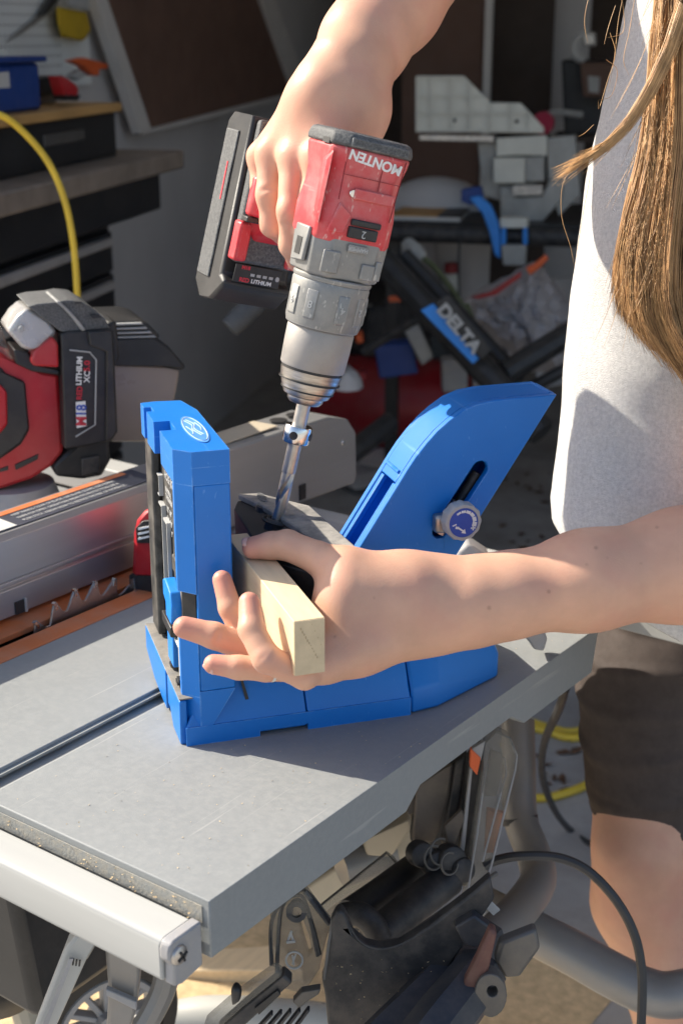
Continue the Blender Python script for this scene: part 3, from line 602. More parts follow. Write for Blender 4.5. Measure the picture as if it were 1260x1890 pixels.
add('guard_panel', vslab([(905, 1385), (926, 1392), (930, 1420), (915, 1470), (893, 1470)], 1.314, .003), M_smoke, gd, bevel=.001)
U('guard_strut', [(862, 1400), (890, 1375), (893, 1420), (878, 1540), (862, 1640), (838, 1632), (852, 1530)], 1.34, .015, M_darkmet)
U('guard_strut', [(866, 1420), (872, 1416), (858, 1560), (848, 1620), (842, 1612), (852, 1540)], 1.333, .006, M_capgrey, bevel=.001)
arc = [(549, 1690), (556, 1692), (570, 1728), (577, 1760), (570, 1764), (560, 1730)]
sg = U('splitter_guard', [(519, 1672), (540, 1652), (566, 1645), (590, 1678), (612, 1704), (600, 1744), (590, 1790), (560, 1835), (520, 1825), (511, 1795), (515, 1720)], 1.16, .010, M_smoke, holes=[arc])
for pl in ([(511, 1795), (514, 1720), (519, 1680), (530, 1660), (548, 1652), (562, 1662), (580, 1720), (590, 1762)], [(501, 1782), (500, 1712), (512, 1676), (540, 1652), (566, 1645), (612, 1704)], [(536, 1690), (541, 1664), (556, 1664), (573, 1702), (586, 1765)]):
    add('edge_bead', MB().tube(smoothpath([P(x, y, 1.155) for x, y in pl], 4), .0017, 6), M_darkmet, sg)
U('guard_flange', [(499, 1690), (519, 1672), (516, 1720), (512, 1790), (503, 1784)], 1.15, .008, M_smoke, sg, bevel=.001)
add('pivot_ring', MB().lathe([(.0045, -.003), (.0085, -.003), (.0085, .003), (.0045, .003), (.0045, -.003)], frame(P(547, 1682, 1.155), CR, CV, -CF), 18, cap=False), M_darkmet, sg)
for tri in ([(528, 1740), (536, 1718), (540, 1720), (532, 1740)], [(536, 1718), (544, 1738), (540, 1740), (535, 1724)], [(528, 1738), (545, 1736), (545, 1740), (529, 1742)]):
    add('mould_mark', vslab(tri, 1.1585, .001), M_greyprint, sg, smooth=0)
add('mould_mark', MB().lathe([(.0062, -.001), (.0075, -.001), (.0075, .001), (.0062, .001), (.0062, -.001)], frame(P(543, 1772, 1.157), CR, CV, -CF), 18, cap=False), M_greyprint, sg)
for q in ([(538, 1764), (541, 1764), (544, 1782), (541, 1782)], [(544, 1762), (547, 1762), (541, 1780), (538, 1780)]): add('mould_mark', vslab(q, 1.1585, .001), M_greyprint, sg, smooth=0)
add('guard_rod', MB().tube([P(562, 1646, 1.15), P(608, 1706, 1.15)], .0022, 8), M_darkmet, TS)
def bar(name, pts, r, m, par=None, n=12): return add(name, MB().tube(pts, r, n), m, par if par else TS)
U('guard_arm', [(380, 1890), (440, 1838), (508, 1790), (522, 1800), (460, 1850), (400, 1905), (375, 1905)], 1.11, .012, M_smoke, bevel=.002)
U('guard_arm_side', [(400, 1905), (462, 1850), (524, 1800), (540, 1815), (500, 1850), (440, 1905)], 1.12, .014, M_darkmet, bevel=.002)
U('arm_slot', [(470, 1862), (512, 1828), (518, 1836), (478, 1874)], 1.116, .004, M_black, bevel=.0005)
U('latch', [(426, 1835), (432, 1822), (446, 1832), (444, 1850), (428, 1862)], 1.09, .01, M_black)
for k in range(5): U('vent_fin', [(470 + k * 17, 1905), (500 + k * 17, 1872 - k * 2), (504 + k * 17, 1874 - k * 2), (476 + k * 17, 1905)], 1.135, .006, M_darkmet, bevel=.0005)
U('hook', [(540, 1850), (556, 1832), (592, 1826), (588, 1836), (566, 1850), (552, 1862)], 1.13, .008, M_capdark, bevel=.001)
# motor and carriage
bar('motor_tube', [P(646, 1690, 1.30), P(700, 1652, 1.33), P(768, 1602, 1.37)], .0155, M_black, n=24)
bar('motor_tube', [P(690, 1732, 1.25), P(760, 1674, 1.29), P(826, 1622, 1.33)], .0165, M_darkmet, n=24)
bar('tube_elbow', smoothpath([P(636, 1690, 1.25), P(664, 1688, 1.24), P(688, 1708, 1.24), P(700, 1736, 1.24)], 4), .0115, M_darkmet, n=16)
U('carriage_plate', [(594, 1808), (600, 1790), (612, 1700), (622, 1682), (634, 1684), (642, 1700), (652, 1726), (676, 1745), (702, 1751), (735, 1746), (790, 1712), (870, 1650), (905, 1620), (912, 1660), (800, 1830), (760, 1910), (606, 1910), (600, 1840)], 1.14, .012, M_darkmet)
add('plate_pin', MB().lathe([(.0005, .004), (.003, .004), (.003, 0), (.0005, 0)], frame(P(622, 1698, 1.139), CR, CV, -CF), 12), M_black, TS)
bar('plate_rim', [P(598, 1808, 1.137), P(606, 1745, 1.137), P(613, 1700, 1.137), P(620, 1685, 1.137)], .0014, M_capdark, n=6)
bar('plate_rim', smoothpath([P(x, y, 1.137) for x, y in [(634, 1685), (644, 1706), (660, 1733), (684, 1748), (715, 1750), (760, 1732), (830, 1682), (870, 1652)]], 3), .0009, M_darkmet, n=6)
bar('guide_rod', [P(730, 1742, 1.18), P(915, 1612, 1.27)], .0022, M_capdark)
bar('carriage_beam', [P(640, 1990, 1.10), P(770, 1862, 1.13), P(900, 1728, 1.20)], [.022, .022, .021], M_beam, n=6)
bar('carriage_beam', [P(720, 2010, 1.07), P(820, 1880, 1.10), P(890, 1790, 1.14)], [.024, .024, .022], M_beam, n=8)
U('beam_cap', [(838, 1712), (875, 1690), (905, 1712), (880, 1752), (856, 1745)], 1.125, .01, M_beam, bevel=.002)
rnd = random.Random(31); fl = MB()
for k in range(46):
    x, y = rnd.uniform(620, 860), rnd.uniform(1770, 1890); flake(fl, P(x, y, 1.075) , rnd.uniform(.0004, .0012), rnd) if False else flake(fl, P(x, y, 1.138), rnd.uniform(.0004, .0010), rnd)
add('wood_chips', fl, M_sawdust, TS, smooth=0, kind='stuff')
U('trunnion_bracket', [(905, 1715), (918, 1722), (900, 1800), (872, 1860), (850, 1905), (808, 1905), (850, 1830), (880, 1770)], 1.10, .012, M_rust)
U('trunnion_tab', [(922, 1742), (990, 1716), (997, 1752), (960, 1804), (930, 1806), (912, 1775)], 1.12, .012, M_capdark)
U('tab_lip', [(934, 1744), (988, 1718), (990, 1726), (940, 1754)], 1.116, .004, M_capgrey, bevel=.001)
lob = [(905 + 30 * math.cos(q), 1838 + 40 * math.sin(q)) for q in (2 * math.pi * k / 22 for k in range(22))]
U('pivot_lobe', lob, 1.10, .012, M_capdark, holes=[[(908 + 10 * math.cos(q), 1830 + 11 * math.sin(q)) for q in (2 * math.pi * k / 12 for k in range(12))]])
for x, y, r in ((796, 1590, .013), (822, 1582, .014), (842, 1600, .012), (768, 1572, .012)):
    add('adjust_knob', MB().lathe([(.001, 0), (r, 0), (r * 1.05, .006), (r, .016), (r * .6, .018), (.001, .018)], axframe(P(x, y, 1.335), -CF + CR * .4), 18), M_darkmet, TS, bevel=.001)
for x, y, d_, r in ((800, 1583, 1.31, .011), (829, 1594, 1.308, .010), (812, 1572, 1.315, .012)):
    M = axframe(P(x, y, d_), -CF + CR * .9); add('spring_ring', MB().tube([M @ Vector((r * math.cos(q), r * 1.15 * math.sin(q), 0)) for q in (k * .3 for k in range(18))], .0011, 6), M_capdark, TS)
U('label_chip', [(905, 1664), (922, 1680), (910, 1690), (898, 1678)], 1.16, .002, M_paper, bevel=0)
# ------------------------------------------------------------------ stand under the saw
ST = thing('saw_stand', 'grey tubular wheeled stand carrying the table saw', 'stand', (-.35, .35, 0))
def tubeP(pts, r, sub=6): return MB().tube(smoothpath([P(*p) for p in pts], sub), r, 18)
add('bent_tube', tubeP([(955, 1330, 1.65), (957, 1420, 1.63), (960, 1510, 1.60), (985, 1580, 1.55), (992, 1625, 1.50), (965, 1670, 1.44), (925, 1712, 1.38), (890, 1745, 1.34)], .0195), M_greytube, ST)
add('cross_tube', tubeP([(880, 1670, 1.52), (960, 1710, 1.50), (1050, 1755, 1.47), (1130, 1800, 1.45), (1190, 1828, 1.44), (1240, 1836, 1.43), (1330, 1815, 1.42)], .0235), M_greytube, ST)
add('tube_plug', MB().tube([P(957, 1508, 1.598), P(959, 1519, 1.597)], .0215, 18), M_black, ST)
add('lower_tube', tubeP([(240, 1905, 1.75), (330, 1882, 1.75), (400, 1874, 1.74), (520, 1880, 1.72), (700, 1900, 1.7)], .024), M_alu, ST)
add('leg_bracket', vslab([(192, 1735), (255, 1765), (258, 1800), (250, 1870), (240, 1905), (196, 1905), (200, 1830)], 1.12, .02), M_greytube, ST, bevel=.003)
add('bracket_band', vslab([(196, 1826), (252, 1850), (252, 1866), (196, 1838)], 1.112, .006), M_capgrey, ST, bevel=.001)
lg = add('fold_leg', vslab([(120, 1752), (150, 1715), (182, 1735), (160, 1772), (100, 1905), (60, 1905)], 1.10, .022), M_alu, ST, bevel=.003)
add('leg_groove', vslab([(128, 1770), (136, 1770), (84, 1905), (74, 1905)], 1.097, .002), M_capgrey, lg, smooth=0)
add('leg_sleeve', vslab([(126, 1758), (148, 1716), (184, 1734), (160, 1775)], 1.094, .03), M_greytube, lg, bevel=.002)
for k in range(3): add('notch', vslab([(134 + k * 6, 1772 + k), (137 + k * 6, 1772 + k), (136 + k * 6, 1782 + k), (133 + k * 6, 1782 + k)], 1.091, .002), M_black, lg, smooth=0)
wc = P(195, 1880, 1.55)
wf = frame(wc, (CR * .85 + FH * .5).normalized(), UP, (CR * .85 + FH * .5).normalized().cross(UP))
def ringM(r0, r1, h, M, n=40): return MB().lathe([(r0, -h), (r1 - .004, -h), (r1, -h * .6), (r1, h * .6), (r1 - .004, h), (r0, h), (r0, -h)], M, n, cap=False)
wh = add('wheel', ringM(.052, .062, .016, wf), M_capgrey, ST); add('tyre', ringM(.0625, .082, .018, wf), M_tyre, wh)
for k in range(12):
    q = 2 * math.pi * k / 12; M = wf @ Matrix.Rotation(q, 4, 'Z'); add('spoke', MB().box(.014, .053, -.003, .003, -.008, .008, M), M_capgrey, wh, bevel=.001)
add('hub', MB().lathe([(.001, -.018), (.015, -.018), (.015, .018), (.001, .018)], wf, 20), M_capgrey, wh)
# curved guard rings near the wheel
add('fender', MB().tube(smoothpath([P(310, 1790, 1.30), P(300, 1830, 1.30), P(275, 1880, 1.30), P(250, 1915, 1.30)], 5), .012, 10), M_greytube, ST)
add('side_post', MB().tube([P(38, 1800, 1.5), P(42, 1850, 1.5), P(60, 1910, 1.5)], .015, 10), M_tan, ST)
# black tub at lower left
tb_ = thing('black_bag', 'bulging black rubbery bag hanging under the front rail at the left', 'bag', P(-62, 1850, 1.42))
c = P(-62, 1690, 1.42); rr = []
for r, h in ((.02, -.098), (.055, -.088), (.088, -.066), (.106, -.042), (.1135, -.026), (.111, -.016), (.117, -.004), (.1185, .02), (.113, .036), (.119, .05), (.117, .08), (.105, .11), (.07, .13)):
    rr.append([c + (CR * math.cos(w) + FH * math.sin(w)) * (r + .006 * noise.noise(Vector((w * 2, h * 20, 0)))) + UP * h for w in (2 * math.pi * j / 48 for j in range(48))])
add('wall', MB().loft(rr), M_tyre, tb_, smooth=60)
# ground litter
gl = thing('wood_plank', 'pale pine plank lying on the sunlit sawdust', 'plank', PZ(420, 1770, .02))
pk_ = [PZ(x, y, .045) for x, y in [(330, 1790), (352, 1752), (520, 1744), (560, 1790)]]
add('plank', MB().prism(pk_, (0, 0, -.043)), M_wood, gl, bevel=.003)
sw = MB(); rnd = random.Random(9)
c = PZ(390, 1850, 0)
gridn = 26; vs = []; fs = []
for i in range(gridn + 1):
    for j in range(gridn + 1):
        x, y = (i / gridn - .5), (j / gridn - .5); h = max(0, 1 - (x * x + y * y) * 4.4)
        h = h * .03 + .012 * noise.noise(Vector((x * 9, y * 9, 2))) * h ** .3 + .006 * noise.noise(Vector((x * 30, y * 30, 5))) * (h > 0)
        vs.append(Vector((c.x + x * 1.0, c.y + y * .9, -.003 + h)))
for i in range(gridn):
    for j in range(gridn): a = i * (gridn + 1) + j; fs.append((a, a + gridn + 1, a + gridn + 2, a + 1))
sw.add(vs, fs); add('sawdust_heap', sw, M_sawdust, kind='stuff', smooth=90)
pts = [P(1043, 1270, 1.75), P(1030, 1310, 1.8), P(1004, 1370, 2.0), P(1000, 1430, 2.2), P(1020, 1490, 2.4)] + [PZ(x, y, .006) for x, y in [(1050, 1530), (1095, 1560), (1160, 1575)]]
solo('power_cable', MB().tube(smoothpath(pts, 6), .0058, 8), M_cable, 'black power cable dropping from the rear rail to the garage floor', 'cable')
pts = [P(893, 1600, 1.34), P(915, 1588, 1.34), P(960, 1580, 1.33), P(1030, 1583, 1.33), P(1085, 1608, 1.33), P(1135, 1660, 1.33), P(1168, 1720, 1.33), P(1182, 1780, 1.33), P(1184, 1850, 1.33), P(1178, 1960, 1.33)]
solo('saw_power_cable', MB().tube(smoothpath(pts, 6), .0045, 8), M_cable, 'dark power cable arching from the saw body over the cross tube', 'cable')
for nm, lab, ln in (('extension_cable', 'yellow extension cord on the floor nearest the table edge', [(930, 1332), (960, 1338), (1010, 1350), (1055, 1362), (1140, 1350)]),
                ('extension_cable', 'yellow extension cord pair running beside the shorts', [(930, 1375), (945, 1345), (975, 1333), (1020, 1345), (1060, 1350), (1130, 1330)]),
                ('extension_cable', 'yellow extension cord lower on the floor behind the knee', [(972, 1472), (1010, 1472), (1060, 1458), (1120, 1430)])):
    solo(nm, MB().tube(smoothpath([PZ(x, y, .008) for x, y in ln], 5), .0085, 8), M_yellow, lab, 'cord')
rnd = random.Random(12)
for k in range(34):
    x, y = rnd.choice([(1020, 1400), (1040, 1440), (1060, 1400), (1000, 1430), (1045, 1380), (930, 960), (960, 900), (1000, 880), (980, 1000)]); x += rnd.gauss(0, 26); y += rnd.gauss(0, 16)
    c = PZ(x, y, .004); s = rnd.uniform(.010, .024); a = rnd.uniform(0, 6.28); M = Matrix.Translation(c) @ Matrix.Rotation(a, 4, 'Z') @ Matrix.Rotation(rnd.uniform(-.4, .4), 4, 'X')
    o = solo('dry_leaf', MB().add([M @ Vector(p) for p in ((-s, 0, 0), (-s * .3, s * .45, .004), (s * .5, s * .35, .002), (s, 0, .006), (s * .4, -s * .4, .003), (-s * .4, -s * .4, .005))], [(0, 1, 2, 3), (0, 3, 4, 5)]), M_leaf,
             'dry brown leaf fallen on the shaded floor', 'leaf', group='dry leaves on the floor', smooth=0)
    o.location.z = .003
# ------------------------------------------------------------------ rip fence
RF = thing('rip_fence', 'long aluminium rip fence with a warning label lying across the saw', 'rip fence', (-.49, .3, .902))
XF = -.464
prof = [(XF, .9035), (XF, .931), (XF - .002, .933), (XF - .002, .936), (XF, .938), (XF, .981), (XF - .005, .9865), (XF - .052, .9895), (XF - .056, .986), (XF - .056, .9035)]
add('extrusion', MB().prism([(x, -.30, z) for x, z in prof], (0, .83, 0)), M_fence, RF, bevel=.0008)
add('face_ridge', MB().box(XF + .0001, XF + .003, -.30, .53, .9365, .9405), M_fence, RF, bevel=.0008)
for y in (.243,): add('slot_cut', MB().box(XF + .0002, XF + .0016, y, y + .011, .9035, .9165), M_black, RF, smooth=0); add('slot_rim', MB().box(XF + .0002, XF + .003, y + .011, y + .0135, .9035, .9175), M_alu, RF, smooth=0)
def topz(x): return .9866 + (XF - .005 - x) * (.003 / .047) + .0005
def topquad(x0, x1, y0, y1, lift=0., th=.0004): return MB().prism([(x0, y0, topz(x0) + lift), (x1, y0, topz(x1) + lift), (x1, y1, topz(x1) + lift), (x0, y1, topz(x0) + lift)], (0, 0, th))
wl = add('warning_label', topquad(XF - .047, XF - .009, -.25, .455), M_labeldark, RF, smooth=0)
add('orange_band', topquad(XF - .047, XF - .039, -.25, .44, .0005), M_orange, wl, smooth=0)
add('white_field', topquad(XF - .0365, XF - .010, .03, .262, .0005), M_labelwhite, wl, smooth=0)
add('orange_tab', topquad(XF - .0365, XF - .026, .10, .232, .001), M_orangep, wl, smooth=0)
tl = ['KEEP HANDS CLEAR OF BLADE. USE BLADE GUARD AND RIVING', 'KNIFE FOR EVERY OPERATION. WEAR EYE PROTECTION. USE A', 'PUSH STICK. KNOW HOW TO REDUCE THE RISK OF KICKBACK.']
for k, s in enumerate(tl):
    x = XF - .0325 + k * .0085
    text('label_text', s, .0062, M_greyprint, wl, (x, .275, topz(x) + .0009), (0, 1, 0), (-1, 0, .06), .0001, squeeze=.78)
text('label_text', 'WARNING', .0075, M_labeldark, wl, (XF - .0313, .115, topz(XF - .031) + .0018), (0, 1, 0), (-1, 0, .06), .0001, bold=.0003)
text('label_text', 'WARNING  AVERTISSEMENT  ADVERTENCIA', .0055, M_labelwhite, wl, (XF - .043, .05, topz(XF - .043) + .0011), (0, 1, 0), (-1, 0, .06), .0001)
# far clamp end of the fence
ce = add('clamp_end', MB().prism([(XF - .058, y, z) for y, z in [(.531, .9035), (.80, .895), (.805, .905), (.803, .962), (.785, .983), (.745, .994), (.56, .997), (.531, .994)]], (.0605, 0, 0)), M_fence, RF, bevel=.004)
add('recess', MB().prism([(x, y, .9975) for x, y in [(XF - .05, .55), (XF - .012, .55), (XF - .012, .665), (XF - .05, .665)]], (0, 0, .0012)), M_tan, ce, bevel=.0005)
for y in (.688, .72): add('bolt_hole', MB().lathe([(.001, 0), (.011, 0), (.011, .0012), (.001, .0012)], Matrix.Translation((XF - .03, y, .9967)), 18), M_black, ce)
add('notch', MB().box(XF + .0027, XF + .004, .685, .697, .903, .922), M_black, ce, smooth=0)
add('screw', MB().lathe([(.0005, .0015), (.003, .001), (.0035, 0), (.0005, 0)], frame((XF + .0026, .775, .955), (0, 1, 0), (0, 0, 1), (1, 0, 0)), 12), M_bright, ce)
# ------------------------------------------------------------------ pocket hole jig  (X along it, Y away from the camera, Z up)
JO = Vector((-.1546, .1483, .9)); JA = math.radians(53.4)
JU = Vector((math.cos(JA), math.sin(JA), 0)); JV = Vector((-JU.y, JU.x, 0))
JM = frame(JO, JU, JV, UP)
def J(u, v, z): return JO + JU * u + JV * v + UP * z
def inJ(p): return JM.inverted() @ p
def ONV(x, y, v): return inJ(PPL(x, y, J(0, v, 0), JV))
JG = thing('pocket_hole_jig', 'blue pocket hole jig with a tall post and slanted clamp tower on the saw table', 'pocket hole jig', M=JM)
def ja(name, mb, m, par=None, **k): return add(name, mb, m, par if par else JG, world=False, **k)
# base: three segments with seams, a notched front lip
def seg(u0, u1, v0a, v0b, v1, n, z1=.052, ins=.020):
    b = [[(u0, v0a, .003), (u1, v0b, .003), (u1, v1, .003), (u0, v1, .003)], [(u0, v0a, .016), (u1, v0b, .016), (u1, v1, .016), (u0, v1, .016)],
         [(u0 + (ins if n == 0 else 0), v0a + ins, z1), (u1 - (ins * .8 if n == 2 else 0), v0b + ins, z1), (u1 - (ins * .8 if n == 2 else 0), v1 - .008, z1), (u0 + (ins if n == 0 else 0), v1 - .008, z1)]]
    return MB().loft([[Vector(p) for p in r] for r in b])
ja('base_section', seg(.001, .0990, .001, .001, .165, 0), M_blue, bevel=.0015)
ja('base_section', seg(.1000, .1885, .001, .001, .165, 1), M_blue, bevel=.0015)
b3 = [[(.1895, .001), (.215, .006), (.286, .046), (.290, .060), (.285, .15), (.1895, .165)], ]
o3 = b3[0]; c3 = Vector((.235, .085, 0))
ja('base_section', MB().loft([[Vector((x, y, .0005)) for x, y in o3], [Vector((x, y, .022)) for x, y in o3], [Vector((x + (c3.x - x) * (.0 if x < .19 else .22), y + (c3.y - y) * .24, .050)) for x, y in o3]]), M_blue, bevel=.0025)
ja('base_lip', MB().prism([(0, 0, 0), (.060, 0, 0), (.060, 0, .005), (.100, 0, .0055), (.100, 0, .0), (.1885, 0, 0), (.1885, 0, .016), (0, 0, .016)], (0, .0009, 0)), M_blue)
for u0, u1 in ((.0, .060), (.100, .1885)): ja('foot', MB().box(u0 + .001, u1 - .001, .001, .012, .0, .003), M_blue)
ja('foot', MB().box(.001, .18, .15, .165, 0, .003), M_blue)
ja('base_slot', MB().prism([(.0475, .012, .046), (.0495, .012, .046), (.0535, .0085, .029), (.0505, .0085, .029)], (0, .003, .0012)), M_black)
# stepped feet seen on the left side of the base
ja('side_foot', MB().prism([(-.004, .004, .0), (-.004, .036, .0), (-.004, .050, .012), (-.004, .058, .012), (-.004, .058, .038), (-.004, .004, .038)], (.006, 0, 0)), M_blue, bevel=.0012)
ja('side_foot', MB().prism([(-.004, .066, .002), (-.004, .085, .002), (-.004, .125, .004), (-.004, .165, .016), (-.004, .165, .038), (-.004, .066, .038)], (.006, 0, 0)), M_blue, bevel=.0012)
ja('side_recess', MB().box(-.0015, .002, .058, .066, .004, .036), M_black)
ja('dusty_ledge', MB().prism([(-.004, .005, .0385), (.013, .005, .0385), (.013, .160, .0385), (-.004, .164, .0385)], (0, 0, .0012)), M_dirtytray, bevel=.0004)
# post
ZP = .2425
ja('post_body', MB().prism([(.0125, .0003, .046), (.041, .0003, .046), (.041, .125, .046), (.034, .160, .046), (.0135, .160, .046), (.0135, .012, .046)], (0, 0, .170)), M_blue, bevel=.0015)
ja('post_corner', MB().prism([(0, .0125, .041), (.012, .0003, .041), (.0125, .0003, .041), (.0123, .0180, .041), (0, .0180, .041)], (0, 0, .062)), M_blue)
ja('post_corner', MB().prism([(0, .0125, .1285), (.012, .0003, .1285), (.0125, .0003, .1285), (.0123, .0180, .1285), (0, .0180, .1285)], (0, 0, .0875)), M_blue)
ja('post_foot', MB().prism([(.0125, .0003, .001), (.0125, .0003, .0459), (.0408, .0003, .0459)], (0, .0180, 0)), M_blue)
ja('post_corner', MB().prism([(0, .0125, .001), (.012, .0003, .001), (.0125, .0003, .001), (.0123, .0180, .001), (0, .0180, .001)], (0, 0, .0400)), M_blue)
ja('corner_window', MB().prism([(.0035, .0135, .1035), (.012, .0045, .1035), (.0123, .0045, .1035), (.0123, .017, .1035), (.0035, .017, .1035)], (0, 0, .0245)), M_black)
# post head with notches cut from its left side and chamfered corners
tp = [(0, .0125), (.012, .0003), (.041, .0003), (.041, .122), (.034, .157), (.012, .160), (0, .158), (0, .142), (.006, .142), (.006, .128), (0, .128), (0, .094), (.013, .094), (.013, .066), (0, .066), (0, .020)]
tpb = [(0, .0125), (.012, .0003), (.041, .0003), (.041, .125), (.034, .160), (.012, .160), (0, .158), (0, .142), (.006, .142), (.006, .128), (0, .128), (0, .094), (.013, .094), (.013, .066), (0, .066), (0, .018)]
ja('post_head', MB().prism([(x, y, .2160) for x, y in tpb], (0, 0, .0142)), M_blue)
hd = MB(); nn = len(tpb)
hv = [Vector((x, y, .2302)) for x, y in tpb] + [Vector((x, y, ZP)) for x, y in tp]
tri = [tuple(i + nn for i in t) for t in tessellate_polygon([[Vector((x, y, 0)) for x, y in tp]])]
tri = [t if (hv[t[1]] - hv[t[0]]).cross(hv[t[2]] - hv[t[0]]).z > 0 else t[::-1] for t in tri]
hd.add(hv, tri + [(i, (i + 1) % nn, (i + 1) % nn + nn, i + nn) for i in range(nn)]); ja('post_cap', hd, M_blue)
lg_ = ja('logo_oval', MB().loft([[Vector((.0270 + .0085 * math.cos(q), .062 + .040 * math.sin(q), z)) for q in (2 * math.pi * k / 32 for k in range(32))] for z in (ZP + .0003, ZP + .0007)]), M_logo)
ja('logo_rim', MB().tube([(.0270 + .0074 * math.cos(q), .062 + .0355 * math.sin(q), ZP + .0007) for q in (2 * math.pi * k / 32 for k in range(33))], .0005, 4), M_logoline, lg_)
for pl in ([(.0232, .088), (.0268, .074), (.0250, .060), (.0285, .042)], [(.0252, .090), (.0292, .076), (.0268, .062), (.0305, .044)], [(.0215, .070), (.0240, .056), (.0225, .046)], [(.0305, .080), (.0322, .066), (.0310, .056)]):
    ja('logo_stroke', MB().tube(smoothpath([(x, y, ZP + .0007) for x, y in pl], 4), .0006, 4), M_logoline, lg_)

# black gauge panel in the post's left side
pn = ja('gauge_panel', MB().box(.0100, .0132, .0185, .158, .042, .2160), M_dpanel)
ja('back_strip', MB().box(.002, .0098, .128, .158, .042, .2155), M_dpanel, pn, bevel=.002)
ja('raised_strip', MB().box(.0065, .0098, .022, .055, .135, .212), M_dpanel, pn, bevel=.002)
ja('strip_bar', MB().box(.004, .0098, .020, .058, .129, .143), M_dpanel, pn, bevel=.0015)
ja('grey_insert', MB().box(.0085, .0098, .022, .060, .090, .128), M_dirtytray, pn, bevel=.001)
ja('channel', MB().box(.0090, .0098, .085, .122, .060, .150), M_black, pn)
for v0, v1, z0, z1 in ((.088, .0895, .075, .158), (.0895, .104, .1565, .158), (.110, .1115, .085, .166), (.1115, .124, .1645, .166), (.118, .119, .172, .190), (.119, .127, .189, .190), (.119, .127, .172, .173)):
    ja('channel_rib', MB().box(.0060, .0098, v0, v1, z0, z1), M_greyprint, pn)
for v, z in ((.060, .207), (.112, .214)): ja('panel_screw', MB().lathe([(.0004, .0012), (.0025, .001), (.003, 0), (.0004, 0)], frame((.0098, v, z), (0, 1, 0), (0, 0, 1), (-1, 0, 0)), 10), M_black, pn)
for k, (v, z, s_, t) in enumerate(((.108, .203, .009, 'POCKET'), (.108, .194, .009, 'HOLE JIG'), (.106, .182, .0055, 'MATERIAL'), (.106, .176, .0055, 'THICKNESS'), (.104, .166, .006, '1/2"  5/8"'), (.104, .157, .006, '3/4"  7/8"'), (.104, .149, .006, '1"  1 1/8"'))):
    text('scale_text', t, s_, M_greyprint, pn, (.0096, v, z), (0, -1, 0), (0, 0, 1), .0002, world=False, bold=.0002)
# blue bit clip held in the panel
ck = ja('bit_clip', MB().prism([(.0, v, z) for v, z in [(.050, .112), (.074, .116), (.084, .112), (.084, .100), (.074, .096), (.074, .084), (.050, .084), (.046, .100)]], (.0095, 0, 0)), M_blueclip, pn, bevel=.0015)
ja('clip_stem', MB().box(.0005, .0095, .050, .074, .046, .074), M_blueclip, pn, bevel=.001)
ja('clip_band', MB().box(-.0015, .0095, .046, .086, .0745, .0835), M_black, pn, bevel=.001)
ja('clip_foot', MB().lathe([(.001, -.004), (.006, -.004), (.007, .0), (.001, .0)], Matrix.Translation((.006, .062, .0455)), 12), M_black, pn)
ja('white_rod', MB().tube([(.0035, .029, .043), (.0035, .029, .094)], .0022, 8), M_ivory, pn)
ja('white_hook', MB().box(.002, .006, .029, .052, .0705, .0735), M_ivory, pn, bevel=.0008)
for v, z in ((.024, .048), (.030, .0435)): ja('black_tab', MB().box(-.001, .006, v - .004, v + .004, z - .002, z + .001), M_black, pn)
# guide block with the drill hole
GB = [(.067, .107, .160), (.074, .124, .166), (.092, .121, .166), (.124, .076, .166), (.131, -.03, .166), (.108, -.034, .166), (.099, .030, .1655), (.086, .090, .1660), (.0705, .012, .147), (.102, -.034, .147)]
gb = MB()
low = [(.067, .107, .05), (.074, .124, .05), (.092, .121, .05), (.124, .076, .05), (.131, -.03, .10), (.108, -.034, .10)]
V_ = [Vector(p) for p in GB] + [Vector(p) for p in [(.0700, .107, .052), (.074, .124, .052), (.092, .121, .052), (.124, .076, .052), (.131, .02, .052), (.102, .02, .052), (.0715, .012, .052)]] + [Vector((.131, -.03, .128)), Vector((.102, -.034, .128))]
# top (dusty) and slanted black face are separate parts
ja('guide_top', MB().prism([GB[i] for i in (1, 2, 3, 4, 5, 6, 7)], (0, 0, -.006)), M_dusty, bevel=.0015)
gbm = MB()
gv = [Vector(p) for p in ((.067, .108, .158), (.0735, .1235, .1598), (.092, .1205, .1598), (.1235, .0755, .1598), (.1305, -.0295, .1598), (.1075, -.0335, .1598), (.0985, .030, .1598), (.085, .091, .1598), (.0705, .012, .146), (.1015, -.0335, .146))]
gv2 = [Vector(p) for p in ((.0705, .108, .053), (.0735, .1235, .053), (.092, .1205, .053), (.1235, .0755, .053), (.1305, -.0295, .146), (.1015, -.0335, .138), (.0708, .012, .053))]
gbm.add(gv + gv2, [(1, 0, 7), (0, 8, 6, 7), (8, 9, 5, 6), (1, 7, 6, 5, 4, 3, 2), (1, 2, 12, 11), (0, 1, 11, 10), (2, 3, 13, 12), (3, 4, 14, 13), (4, 5, 9, 15, 14), (8, 16, 15, 9), (0, 10, 16, 8), (10, 11, 12, 13, 14, 15, 16)])
gblock = ja('guide_block', gbm, M_black, bevel=.0012)
hz = frame((.0915, .060, .1585), Vector((math.cos(.26), 0, -math.sin(.26))), (0, 1, 0), (math.sin(.26), 0, math.cos(.26)))
for dv in (0, .034): ja('bushing', MB().lathe([(.0062, -.012), (.0095, -.012), (.0095, .003), (.0085, .004), (.0066, .004), (.0062, .002), (.0062, -.012)], hz @ Matrix.Translation((0, dv, 0)), 24, cap=False), M_darkmet, gblock)
ja('hole_rim', MB().tube([hz @ Vector((.0115 * math.cos(q), .0115 * math.sin(q) , .002)) for q in (2 * math.pi * k / 24 for k in range(25))], .0015, 6), M_black, gblock)
